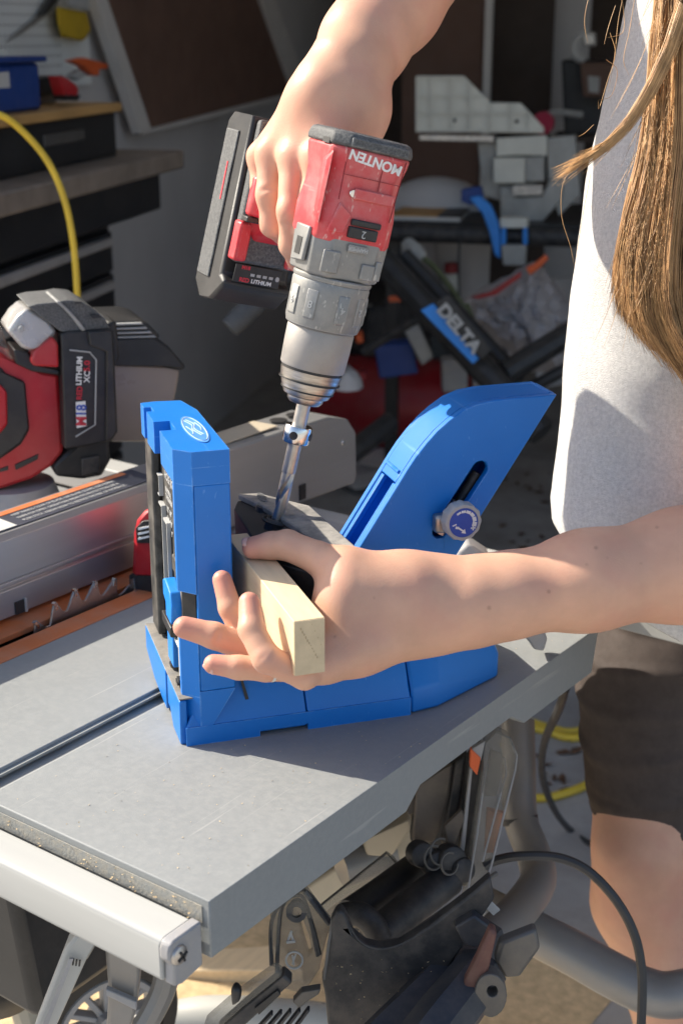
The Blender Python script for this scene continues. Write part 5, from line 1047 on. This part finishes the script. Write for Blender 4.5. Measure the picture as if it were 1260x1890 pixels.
# ------------------------------------------------------------------ person
def sdf_field(prims, org, dims, h, D=None, k=.012):
    """smooth union of tapered capsules (a, b, ra, rb) into the distance grid D"""
    if D is None: D = np.full(dims, .06, np.float32)
    for a, b, ra, rb in prims:
        a = np.array(a, np.float32); b = np.array(b, np.float32); m = k + 3 * h
        lo = np.minimum(a - ra, b - rb) - m; hi = np.maximum(a + ra, b + rb) + m
        i0 = np.clip(np.floor((lo - org) / h).astype(int), 0, np.array(dims) - 1); i1 = np.clip(np.ceil((hi - org) / h).astype(int) + 1, 1, dims)
        if np.any(i1 <= i0): continue
        X = (org[0] + h * np.arange(i0[0], i1[0], dtype=np.float32))[:, None, None]; Y = (org[1] + h * np.arange(i0[1], i1[1], dtype=np.float32))[None, :, None]; Z = (org[2] + h * np.arange(i0[2], i1[2], dtype=np.float32))[None, None, :]
        ab = b - a; L2 = float(ab @ ab) + 1e-12
        t = np.clip(((X - a[0]) * ab[0] + (Y - a[1]) * ab[1] + (Z - a[2]) * ab[2]) / L2, 0, 1)
        d = np.sqrt((X - a[0] - t * ab[0]) ** 2 + (Y - a[1] - t * ab[1]) ** 2 + (Z - a[2] - t * ab[2]) ** 2) - (ra + t * (rb - ra))
        s = D[i0[0]:i1[0], i0[1]:i1[1], i0[2]:i1[2]]
        q = np.maximum(k - np.abs(s - d), 0) / k
        D[i0[0]:i1[0], i0[1]:i1[1], i0[2]:i1[2]] = np.minimum(s, d) - q * q * k * .25
    return D
def smin(a, b, k):
    q = np.maximum(k - np.abs(a - b), 0) / k; return np.minimum(a, b) - q * q * k * .25
def surface_net(D, org, h):
    ins = D < 0; nx, ny, nz = D.shape
    c = np.zeros((nx - 1, ny - 1, nz - 1), np.int8)
    for i in (0, 1):
        for j in (0, 1):
            for k in (0, 1): c += ins[i:nx - 1 + i, j:ny - 1 + j, k:nz - 1 + k]
    cell = (c > 0) & (c < 8); idx = np.argwhere(cell); vid = np.full(cell.shape, -1, np.int32); vid[cell] = np.arange(len(idx))
    acc = np.zeros((len(idx), 3), np.float64); cnt = np.zeros(len(idx))
    cor = [(i, j, k) for i in (0, 1) for j in (0, 1) for k in (0, 1)]
    for e0 in cor:
        for ax in range(3):
            if e0[ax]: continue
            e1 = list(e0); e1[ax] = 1
            d0 = D[idx[:, 0] + e0[0], idx[:, 1] + e0[1], idx[:, 2] + e0[2]]; d1 = D[idx[:, 0] + e1[0], idx[:, 1] + e1[1], idx[:, 2] + e1[2]]
            x = (d0 < 0) != (d1 < 0); t = np.where(x, d0 / np.where(d0 - d1 == 0, 1, d0 - d1), 0)
            p = np.tile(np.array(e0, float), (len(idx), 1)); p[:, ax] = t
            acc[x] += p[x]; cnt[x] += 1
    V = (idx + acc / cnt[:, None]) * h + org
    F = []
    for ax in range(3):
        sl0 = [slice(None)] * 3; sl1 = [slice(None)] * 3; sl0[ax] = slice(0, -1); sl1[ax] = slice(1, None)
        a = ins[tuple(sl0)]; b = ins[tuple(sl1)]; ch = np.argwhere(a != b); sgn = a[tuple(ch.T)]
        u, w = [(1, 2), (2, 0), (0, 1)][ax]
        ok = (ch[:, u] > 0) & (ch[:, w] > 0) & (ch[:, u] < D.shape[u] - 1) & (ch[:, w] < D.shape[w] - 1); ch = ch[ok]; sgn = sgn[ok]
        def at(du, dw): q = ch.copy(); q[:, u] -= du; q[:, w] -= dw; return vid[tuple(q.T)]
        q = np.stack([at(1, 1), at(0, 1), at(0, 0), at(1, 0)], 1); q[~sgn] = q[~sgn][:, ::-1]; F.append(q)
    F = np.concatenate(F); return V, F[(F >= 0).all(1)]
def limb_mesh(core, fingers, h, kc=.014, kf=.007, kj=.006, creases=()):
    allp = core + [p for f in fingers for p in f]
    lo = np.min([np.minimum(np.array(a) - ra, np.array(b) - rb) for a, b, ra, rb in allp], 0) - 4 * h - .004
    hi = np.max([np.maximum(np.array(a) + ra, np.array(b) + rb) for a, b, ra, rb in allp], 0) + 4 * h + .004
    dims = tuple(np.ceil((hi - lo) / h).astype(int) + 1); org = lo.astype(np.float64)
    C0 = sdf_field(core, org, dims, h, k=kc); R = C0.copy()
    for f in fingers:
        R = np.minimum(R, smin(C0, sdf_field(f, org, dims, h, k=kj), kf)) if kf else np.minimum(R, sdf_field(f, org, dims, h, k=kj))
    for (a, b, r, dep) in creases:      # shallow grooves along a line
        a = np.array(a); b = np.array(b)
        lo_ = np.minimum(a, b) - .01; hi_ = np.maximum(a, b) + .01
        i0 = np.clip(np.floor((lo_ - org) / h).astype(int), 0, None); i1 = np.minimum(np.ceil((hi_ - org) / h).astype(int), dims)
        X, Y, Z = [org[i] + h * np.arange(i0[i], i1[i]) for i in range(3)]
        X, Y, Z = X[:, None, None], Y[None, :, None], Z[None, None, :]; ab = b - a
        t = np.clip(((X - a[0]) * ab[0] + (Y - a[1]) * ab[1] + (Z - a[2]) * ab[2]) / (ab @ ab), 0, 1)
        d = np.sqrt((X - a[0] - t * ab[0]) ** 2 + (Y - a[1] - t * ab[1]) ** 2 + (Z - a[2] - t * ab[2]) ** 2)
        R[i0[0]:i1[0], i0[1]:i1[1], i0[2]:i1[2]] += (dep * np.exp(-(d / r) ** 2)).astype(np.float32)
    V, F = surface_net(R, org, h)
    # a light Laplacian pass
    e = np.concatenate([F[:, [0, 1]], F[:, [1, 2]], F[:, [2, 3]], F[:, [3, 0]]])
    for lam in (.5, .35):
        s = np.zeros_like(V); n = np.zeros(len(V)); np.add.at(s, e[:, 0], V[e[:, 1]]); np.add.at(s, e[:, 1], V[e[:, 0]]); np.add.at(n, e[:, 0], 1); np.add.at(n, e[:, 1], 1)
        V = V + lam * (s / np.maximum(n, 1)[:, None] - V)
    return V, F
def chain(pts, rs): return [(tuple(pts[i]), tuple(pts[i + 1]), rs[i], rs[i + 1]) for i in range(len(pts) - 1)]
# --- left arm and the hand on the wood strip
wl_ = P(783, 1118, 1.073)
lw1, lw2 = P(790, 1092, 1.075), P(790, 1146, 1.070)
lel = P(1420, 1015, 1.14)
mc_i, mc_m, mc_r, mc_p = P(634, 1120, 1.072), P(612, 1165, 1.066), P(604, 1200, 1.05), P(602, 1222, 1.028)
th0, th1, th2, th3 = P(738, 1082, 1.072), P(640, 1056, 1.059), PZ(530, 1006, .9 + .1635), PZ(468, 1011, .9 + .1590)
left_core = chain([P(1500, 1000, 1.16), lel, P(1260, 1043, 1.105), P(1080, 1072, 1.085), P(930, 1100, 1.078), P(850, 1111, 1.075)], [.044, .0432, .0415, .0352, .0292, .0266])
left_core += [(tuple(P(850, 1102, 1.077)), tuple(lw1), .021, .0195), (tuple(P(850, 1128, 1.073)), tuple(lw2), .020, .0185), (tuple(P(860, 1114, 1.075)), tuple(wl_), .027, .0255)]
left_core += [(tuple(lw1), tuple(mc_i), .0195, .0165), (tuple(wl_), tuple(mc_m), .021, .0165), (tuple(wl_), tuple(mc_r), .020, .0158), (tuple(lw2), tuple(mc_p), .0195, .0145),
              (tuple(lw1), tuple(th0), .019, .018), (tuple(th0), tuple(th1), .0185, .0140), (tuple(th1), tuple(mc_i), .0138, .015), (tuple(P(700, 1100, 1.072)), tuple(P(660, 1190, 1.05)), .018, .017), (tuple(P(735, 1100, 1.062)), tuple(P(640, 1090, 1.046)), .021, .0165), (tuple(P(745, 1100, 1.062)), tuple(P(632, 1135, 1.046)), .021, .016)]
thumb = chain([th1, P(587, 1030, 1.0685), th2, PZ(500, 1007, .9 + .1615), th3], [.0140, .0126, .0118, .0106, .0090])
fA = chain([mc_i, P(520, 1205, 1.075), P(452, 1178, 1.062), P(425, 1122, 1.062), P(410, 1070, 1.066)], [.0125, .0102, .0096, .0088, .0074])
fC = chain([mc_m, P(540, 1212, 1.062), P(455, 1196, 1.052), P(395, 1173, 1.046), P(340, 1158, 1.044)], [.0125, .0112, .0105, .0099, .0084])
fD = chain([mc_r, P(560, 1234, 1.038), P(490, 1234, 1.028), P(440, 1232, 1.026), P(394, 1226, 1.026)], [.012, .0102, .0094, .0088, .0074])
fB = chain([mc_p, P(562, 1247, 1.010), P(492, 1216, .996), P(464, 1162, 1.004), P(460, 1112, 1.014)], [.0125, .0100, .0102, .0094, .0078])
lc = [(P(786, 1060, 1.045), P(800, 1180, 1.045), .0020, .0011), (P(774, 1090, 1.045), P(786, 1170, 1.045), .0018, .0008), (P(452, 1170, .99), P(484, 1150, .988), .0020, .0018), (P(470, 1225, .985), P(508, 1192, .982), .0022, .0016), (P(408, 1160, 1.036), P(398, 1186, 1.036), .0018, .0013), (P(425, 1108, 1.05), P(400, 1112, 1.05), .0018, .0013), (P(442, 1222, 1.015), P(440, 1246, 1.015), .0018, .0013), (P(530, 988, 1.02), P(545, 1030, 1.02), .0020, .0012), (P(512, 988, 1.02), P(520, 1034, 1.02), .0016, .0010)]
Vl, Fl = limb_mesh(left_core, [thumb, fA, fC, fD, fB], .00125, creases=lc, kc=.022, kf=.010, kj=.003)
# --- right arm and the hand round the drill handle
rw = P(622, 165, 1.125)
right_core = chain([P(930, -330, 1.29), P(835, -150, 1.24), P(722, 5, 1.195), P(672, 80, 1.17), P(640, 135, 1.15)], [.043, .0435, .0415, .0355, .0315])
r_i, r_m, r_r, r_p = P(590, 292, 1.125), P(545, 292, 1.14), P(503, 286, 1.163), P(484, 290, 1.195)
right_core += [(tuple(P(640, 128, 1.145)), tuple(P(590, 185, 1.14)), .030, .026), (tuple(P(655, 140, 1.15)), tuple(P(662, 205, 1.145)), .028, .024)]
right_core += [(tuple(P(600, 170, 1.14)), tuple(r_p), .0235, .0125), (tuple(P(600, 175, 1.135)), tuple(r_r), .0235, .0138), (tuple(P(625, 175, 1.135)), tuple(r_m), .0235, .0140), (tuple(P(650, 185, 1.135)), tuple(r_i), .0235, .0138),
               (tuple(P(665, 205, 1.145)), tuple(P(665, 285, 1.165)), .021, .014)]
rI = chain([r_i, P(578, 360, 1.128), P(562, 425, 1.135), P(556, 462, 1.155)], [.0128, .0100, .0092, .0078])
rM = chain([r_m, P(536, 390, 1.135), P(538, 452, 1.147), P(548, 484, 1.167)], [.0132, .0104, .0095, .008])
rR = chain([r_r, P(497, 360, 1.161), P(503, 415, 1.168), P(520, 434, 1.188)], [.0132, .0104, .0096, .0082])
rP = chain([r_p, P(484, 345, 1.195), P(492, 395, 1.198), P(508, 410, 1.21)], [.0118, .0092, .0086, .0075])
rT = chain([P(665, 285, 1.165), P(664, 330, 1.185), P(640, 372, 1.20), P(612, 398, 1.21)], [.0135, .0115, .0105, .0085])
rcz = [(P(478, 352, 1.15), P(510, 346, 1.15), .0022, .0014), (P(520, 384, 1.12), P(552, 380, 1.12), .0022, .0014), (P(492, 410, 1.155), P(512, 406, 1.155), .0018, .0012), (P(480, 268, 1.14), P(500, 258, 1.13), .002, .001), (P(520, 415, 1.13), P(550, 408, 1.13), .0016, .0008)]
Vr, Fr = limb_mesh(right_core, [rI, rM, rR, rP, rT], .00125, creases=rcz)
# --- trunk, head and legs at a coarser grid
hip = P(1350, 1190, 1.58); chest = P(1345, 400, 1.235); neck = P(1330, -60, 1.21); head = P(1290, -330, 1.17)
sh_l, sh_r = P(1420, 60, 1.19), P(1290, -40, 1.31)
kn_l, an_l = P(1184, 1622, 1.615), P(1275, 2420, 1.72)
hl = P(1215, 1290, 1.61)
an_l.z = .08
hr_ = P(1370, 1290, 1.70); kn_r = P(1370, 1640, 1.75); an_r = P(1395, 2300, 1.82); an_r.z = .08
trunk = [(tuple(hip), tuple(chest), .055, .060), (tuple(chest), tuple(neck), .07, .045), (tuple(neck), tuple(head), .048, .07), (tuple(head), tuple(head + UP * .07 - CR * .01), .085, .082),
         (tuple(sh_l), tuple(lel), .045, .046), (tuple(lel), tuple(P(1500, 1000, 1.16)), .046, .046), (tuple(sh_r), tuple(P(930, -330, 1.25)), .044, .043), (tuple(neck), tuple(sh_l), .05, .045), (tuple(neck), tuple(sh_r), .05, .045)]
trunk += chain([hl, P(1192, 1440, 1.612), kn_l + UP * .04, kn_l - UP * .03, P(1236, 1800, 1.64), P(1258, 2050, 1.68), an_l], [.063, .056, .0533, .0505, .0505, .043, .034])
trunk += chain([hr_, kn_r, an_r], [.08, .055, .034])
ft = lambda a: [(tuple(a - UP * .01), tuple(a - CR * .15 - UP * .045), .034, .026), (tuple(a - UP * .02), tuple(a + CR * .04 - UP * .045), .032, .028)]
trunk += ft(an_l) + ft(an_r)
Vb, Fb = limb_mesh(trunk, [], .006, kc=.03)
def joined(parts):
    mb = MB(); V = []; F = []; o = 0
    for v, f in parts: V.append(v); F.append(f + o); o += len(v)
    mb.v = [Vector(p) for p in np.concatenate(V)]; mb.f = [tuple(int(i) for i in q) for q in np.concatenate(F)]; return mb
base = P(1300, 1890, 1.75); base.z = 0
PE = thing('person', 'long haired person in grey t-shirt and brown shorts drilling a wood strip', 'person', base)
jb = joined([(Vb, Fb), (Vl, Fl), (Vr, Fr)]); allv = np.array([tuple(p) for p in jb.v])
flush = np.zeros(len(allv))
for pt, r, w in [(f[-1][1], .013, .75) for f in (thumb, fA, fC, fD, fB, rI, rM, rR, rP)] + [(f[1][1], .009, .35) for f in (fC, fD, fB, rI, rM, rR)] + [(f[0][0], .011, .40) for f in (rI, rM, rR, rP, thumb)] + [(tuple(kn_l), .06, .30)]:
    flush = np.maximum(flush, w * np.exp(-(((allv - np.array(pt)) ** 2).sum(1)) / (r * r)))
body_o = add('body', jb, M_skin, PE, smooth=180)
mole = np.zeros(len(allv)); dv_ = allv - np.array(CAM); zz_ = dv_ @ np.array(CF); xx_ = 630 + FPX * (dv_ @ np.array(CR)) / zz_; yy_ = 945 - FPX * (dv_ @ np.array(CV)) / zz_
for x, y, r, w in ((902, 1122, 6.5, .8), (1012, 1092, 6.5, .9), (1099, 1011, 6, .8), (1211, 973, 5, .7), (618, 1175, 4.5, .8), (690, 1103, 4, .5), (1082, 1042, 4.5, .5), (1182, 1040, 4, .4), (1120, 1030, 4, .4)):
    q = ((xx_ - x) ** 2 + (yy_ - y) ** 2) < (3 * r) ** 2
    if not q.any(): continue
    near = zz_[q].min(); q &= zz_ < near + .012; mole[q] = np.maximum(mole[q], .42 * w * np.exp(-(((xx_[q] - x) ** 2 + (yy_[q] - y) ** 2) / (.6 * r) ** 2) ** 2))
fm_ = body_o.data.attributes.new('mole', 'FLOAT', 'POINT'); fm_.data.foreach_set('value', mole.astype(np.float32))
fa_ = body_o.data.attributes.new('flush', 'FLOAT', 'POINT')
fa_.data.foreach_set('value', flush.astype(np.float32))
# fingernails
def nail(c, nrm, along, L=.0052, Wd=.0042):
    n = Vector(nrm).normalized(); a = Vector(along); a = (a - n * a.dot(n)).normalized(); b = n.cross(a); rr = []
    for k, (s_, hgt) in enumerate(((1, -.0012), (1, .0002), (.8, .0007), (.4, .0010), (.05, .0011))):
        rr.append([Vector(c) + a * (math.copysign(abs(math.cos(q)) ** .7, math.cos(q)) * L * s_) + b * (math.copysign(abs(math.sin(q)) ** .7, math.sin(q)) * Wd * s_) + n * (hgt - .0006 - .0011 * abs(math.sin(q)) * s_) for q in (2 * math.pi * k2 / 20 for k2 in range(20))])
    add('fingernail', MB().loft(rr), M_nail, PE, smooth=80)
tc = (CAM - Vector(th3)).normalized()
nail(th3 + (th3 - th2).normalized() * .001 + (tc * .4 + UP * .85).normalized() * .0079 + (th3 - th2).normalized() * .002, tc * .4 + UP * .85, th3 - th2, .0062, .0052)
fa = Vector(fA[-1][1]); 0 and nail(fa + (-CR * .9 + CV * .25 - CF * .1).normalized() * .0069, -CR * .9 + CV * .25 - CF * .2, CV)
fc_ = Vector(fC[-1][1]); nail(fc_ + (-CR * .35 - CV * .7 - CF * .5).normalized() * .0072, -CR * .35 - CV * .7 - CF * .5, -CR)
fd_ = Vector(fD[-1][1]); nail(fd_ + (-CR * .6 - CV * .6 - CF * .4).normalized() * .0066, -CR * .6 - CV * .6 - CF * .4, -CR)
p_ = Vector(rM[-2][1]); 0 and nail(P(521, 428, 1.134), -CF * .8 - CR * .5, -CV, .0045, .0036)
ra, rb = Vector(fD[1][0]), Vector(fD[1][1]); rc_ = ra.lerp(rb, .82); rr_ = .0090; fM = axframe(rc_, rb - ra)
add('ring', MB().lathe([(rr_, -.0014), (rr_ + .0011, -.0011), (rr_ + .0013, 0), (rr_ + .0011, .0011), (rr_, .0014), (rr_ - .0008, 0), (rr_, -.0014)], fM, 40, cap=False), M_bright, PE)
rnd = random.Random(5)
# moles on the forearm
for x, y, d, r in ((902, 1122, 1.07, .0019), (1012, 1092, 1.09, .0018), (1099, 1010, 1.10, .0016), (1211, 974, 1.12, .0013), (618, 1175, 1.03, .0013), (690, 1103, 1.05, .0010), (1082, 1040, 1.09, .0012)):
    pass
# t-shirt
def ell(y, xl, d, a, b, tilt, n=64, seed=0):
    d -= .355; a *= .79; b *= .84; tilt *= .80
    c0 = P(xl, y, d) + CR * a + UP * tilt; rr = []
    for j in range(n):
        w = 2 * math.pi * j / n; cw, sw = math.cos(w), math.sin(w)
        k = 1 + .030 * noise.noise(Vector((cw * 2.2, sw * 2.2, y * .004))) + .010 * noise.noise(Vector((cw * 5 + y * .004, sw * 5, y * .011)))
        rr.append(c0 + CR * (a * math.copysign(abs(cw) ** .9, cw) * k) + FH * (b * math.copysign(abs(sw) ** .9, sw) * k) + UP * (tilt * cw))
    return rr
rows = [(-75, 1215, 1.56, .10, .06, .0), (-55, 1185, 1.56, .13, .085, .0), (-20, 1165, 1.56, .145, .10, 0), (40, 1152, 1.565, .15, .105, 0), (110, 1139, 1.57, .155, .108, 0), (200, 1117, 1.575, .158, .11, 0), (280, 1099, 1.58, .16, .112, 0), (340, 1087, 1.58, .163, .114, 0), (400, 1077, 1.585, .166, .115, -.005),
        (450, 1069, 1.59, .168, .115, -.01), (520, 1060, 1.60, .17, .115, -.015), (580, 1054, 1.605, .17, .115, -.02), (640, 1047, 1.61, .17, .116, -.028), (700, 1040, 1.62, .17, .117, -.036), (760, 1034, 1.625, .17, .118, -.045), (820, 1027, 1.63, .172, .12, -.055), (880, 1019, 1.64, .175, .122, -.065),
        (925, 1015, 1.645, .178, .124, -.075), (965, 1021, 1.65, .176, .124, -.080), (1000, 1042, 1.65, .170, .120, -.080), (1030, 1066, 1.65, .162, .116, -.078), (1045, 1080, 1.65, .156, .112, -.076), (1050, 1085, 1.65, .153, .110, -.075), (1046, 1090, 1.65, .150, .108, -.075)]
import bisect
ys = [r[0] for r in rows]; rings = []
for i in range(len(rows) - 1):
    sub = max(1, int(abs(rows[i + 1][0] - rows[i][0]) / 12))
    for k in range(sub):
        t = k / sub; r = [a + (b - a) * t for a, b in zip(rows[i], rows[i + 1])]; rings.append(ell(*r))
rings.append(ell(*rows[-1]))
shirt = add('t_shirt', MB().loft(rings, caps=False), M_shirt, PE, smooth=180)
sl_ = [P(1425, 40, 1.19), P(1430, 200, 1.19), P(1430, 420, 1.19)]
add('sleeve', MB().tube(smoothpath(sl_, 5), [.075] * 4 + [.070] * 4 + [.066] * 3, 20, caps=False), M_shirt, shirt, smooth=180)
sl2 = [P(1300, -90, 1.31), P(1215, -250, 1.30), P(1120, -330, 1.29)]
add('sleeve', MB().tube(smoothpath(sl2, 5), [.075] * 4 + [.068] * 4 + [.064] * 3, 20, caps=False), M_shirt, shirt, smooth=180)
# grease spot on the shirt, sunk in the jersey
# shorts
def thigh(y, xl, d, a, b, n=72):
    d -= .13; a *= .925; b *= .925
    c0 = P(xl, y, d) + CR * a; rr = []
    for j in range(n):
        w = 2 * math.pi * j / n; cw, sw = math.cos(w), math.sin(w)
        f = noise.noise(Vector((cw * 1.3 + 3, sw * 1.3, y * .004)))
        wr = math.sin(y * .072 + 2.6 * cw + 1.2 * f + sw) ; wr = max(0, wr) ** 2.2
        k = 1 + .055 * wr * (.35 + .65 * max(0, noise.noise(Vector((cw * 1.1, sw * 1.1 + 5, y * .010))) + .35)) + .012 * f
        rr.append(c0 + CR * (a * cw * k) + FH * (b * sw * k))
    return rr
trow = [(900, 1195, 1.68, .138, .13), (950, 1172, 1.71, .148, .138), (1010, 1150, 1.745, .152, .142), (1060, 1130, 1.745, .142, .132), (1120, 1110, 1.745, .13, .12), (1180, 1082, 1.745, .12, .11), (1230, 1070, 1.745, .105, .10), (1280, 1067, 1.745, .096, .095), (1340, 1072, 1.745, .089, .09), (1430, 1079, 1.745, .084, .085), (1465, 1084, 1.745, .081, .075), (1482, 1087, 1.745, .080, .073), (1486, 1087, 1.745, .0805, .0735), (1494, 1089, 1.745, .0800, .0730), (1493, 1094, 1.745, .077, .070)]
rings = []
for i in range(len(trow) - 1):
    sub = max(1, int(abs(trow[i + 1][0] - trow[i][0]) / 5))
    for k in range(sub):
        t = k / sub; rings.append(thigh(*[a + (b - a) * t for a, b in zip(trow[i], trow[i + 1])]))
rings.append(thigh(*trow[-1]))
shorts = add('shorts', MB().loft(rings, caps=False), M_shorts, PE, smooth=180)
trow2 = [(1120, 1255, 1.82, .12, .11), (1290, 1262, 1.82, .10, .10), (1420, 1285, 1.85, .082, .080)]
add('shorts_leg', MB().loft([thigh(*[a + (b - a) * t / 10 for a, b in zip(trow2[i], trow2[i + 1])]) for i in range(2) for t in range(11)], caps=False), M_shorts, shorts, smooth=180)
# hair
def hair_mat(nm, col, rough=.5):
    m = mat(nm, col, rough, 0, .3, 60, spec=.35); return m
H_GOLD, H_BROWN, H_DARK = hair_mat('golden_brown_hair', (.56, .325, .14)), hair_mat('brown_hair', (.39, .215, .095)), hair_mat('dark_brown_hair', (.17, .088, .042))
LB = [(-160, 1222), (-60, 1212), (0, 1207), (100, 1196), (200, 1190), (280, 1180), (350, 1164), (420, 1146), (480, 1134), (540, 1131), (590, 1142), (630, 1168), (680, 1215), (760, 1290)]
def lerp1(tab, y):
    for (a, p), (b, q) in zip(tab, tab[1:]):
        if y <= b: t = max(0, (y - a) / (b - a)); t = t * t * (3 - 2 * t) * .5 + t * .5; return p + (q - p) * t
    return tab[-1][1]
RBt = [(-160, 1330), (100, 1350), (300, 1370), (500, 1380), (760, 1390)]
rnd = random.Random(77)
strands = {0: MB(), 1: MB(), 2: MB()}
def strand(key, pts, r):
    k = len(pts); rs = [r * (1 if i < k * .7 else max(.25, 1 - (i / (k - 1) - .7) / .3 * .8)) for i in range(k)]
    strands[key].tube(pts, rs, 3, caps=False)
for i in range(5200):
    s = rnd.random() ** 1.15; top = -170; yend = (545 + 190 * min(1, s * 2.6) ** .7) + rnd.gauss(0, 24)
    layer = rnd.random(); n = 15; ph = rnd.uniform(0, 6.28); amp = rnd.uniform(1, 7); clump = math.floor(s * 34)
    cs = (clump + .5) / 34; pts = []
    for k in range(n):
        t = k / (n - 1); y = top + (yend - top) * t
        L_, R_ = lerp1(LB, y), lerp1(RBt, y)
        sm = s + (cs - s) * .35 * max(0, t - .55) + .035 * noise.noise(Vector((s * 7, t * 2.2, 1))) * t + .012 * noise.noise(Vector((s * 45, t * 5, 6)))
        x = L_ + (R_ - L_) * sm + amp * math.sin(ph + t * 5) * t + (rnd.gauss(0, 8) if k == n - 1 else 0)
        d = 1.078 + .022 * layer + .016 * noise.noise(Vector((s * 9, t * 1.6, 3))) + .006 * noise.noise(Vector((s * 40, t * 3, 8))) - .02 * math.sin(math.pi * min(1, max(0, sm))) + .012 * (t - .5) ** 2
        pts.append(P(x, y, d))
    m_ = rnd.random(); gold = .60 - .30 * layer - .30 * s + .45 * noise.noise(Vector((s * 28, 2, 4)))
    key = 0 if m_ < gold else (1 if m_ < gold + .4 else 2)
    strand(key, pts, rnd.uniform(.00018, .00042))
# the lock swung forward to the left
WL = [(1262, 10), (1235, 90), (1200, 165), (1160, 228), (1120, 268), (1085, 292), (1050, 310), (1024, 326)]
for i in range(200):
    o = rnd.gauss(0, 1); pts = []; e = rnd.uniform(.72, 1.02); fan = rnd.gauss(0, 1)
    for k in range(12):
        t = k / 11 * e * (len(WL) - 1); j = min(len(WL) - 2, int(t)); f = t - j
        x = WL[j][0] + (WL[j + 1][0] - WL[j][0]) * f; y = WL[j][1] + (WL[j + 1][1] - WL[j][1]) * f
        tt = k / 11; w = 5 * (1 - tt * .75) + 1.2
        pts.append(P(x + o * w * .8 + 4 * math.sin(i + tt * 5) * tt, y + o * w * .7 + fan * 20 * max(0, tt - .6) , 1.055 + .006 * math.sin(i * 1.7)))
    strand(0 if rnd.random() < .75 else 1, pts, rnd.uniform(.00016, .00034))
for i in range(260):     # loose hairs over the shirt and at the outline
    y0 = rnd.uniform(-100, 480); x0 = lerp1(LB, y0) + rnd.uniform(-4, 120); a = rnd.uniform(-.9, .5); L = rnd.uniform(60, 190); c = rnd.gauss(0, .5); pts = []
    for k in range(9):
        t = k / 8; pts.append(P(x0 + math.sin(a + c * t) * L * t * .5, y0 + L * t, 1.06 + rnd.uniform(-.002, .002)))
    strand(rnd.choice((0, 0, 1)), pts, .0002)
for pl in ([(1092, -20), (1082, 10), (1078, 45), (1084, 80)], [(1140, -30), (1150, 20), (1148, 60), (1118, 70)], [(1125, 60), (1135, 100), (1120, 150), (1105, 200), (1103, 185)], [(1135, 10), (1122, 50), (1114, 82)], [(1118, 110), (1138, 130), (1128, 175), (1104, 185)],
           [(1062, 300), (1038, 340), (1036, 400), (1052, 455), (1060, 495)], [(1090, 320), (1078, 380), (1068, 440), (1060, 490)], [(1095, 230), (1078, 246), (1066, 252)], [(1170, 0), (1160, 60), (1150, 110), (1160, 140)], [(1152, -20), (1140, 40), (1134, 100), (1122, 170)]):
    strand(0, smoothpath([P(x, y, 1.08) for x, y in pl], 5), .00024)
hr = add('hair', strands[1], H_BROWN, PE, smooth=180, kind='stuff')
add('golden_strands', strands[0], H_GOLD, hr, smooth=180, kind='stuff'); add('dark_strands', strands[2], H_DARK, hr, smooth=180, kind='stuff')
scalp = MB(); rr = []
for k in range(13):
    q = -math.pi / 2 + math.pi * k / 12; rr.append([head + UP * .05 + Vector((math.cos(w) * .103, math.sin(w) * .103, 0)) * max(.02, math.cos(q)) + UP * (.115 * math.sin(q)) + CR * .022 for w in (2 * math.pi * j / 24 for j in range(24))])
add('hair_cap', scalp.loft(rr), H_BROWN, hr, smooth=180)
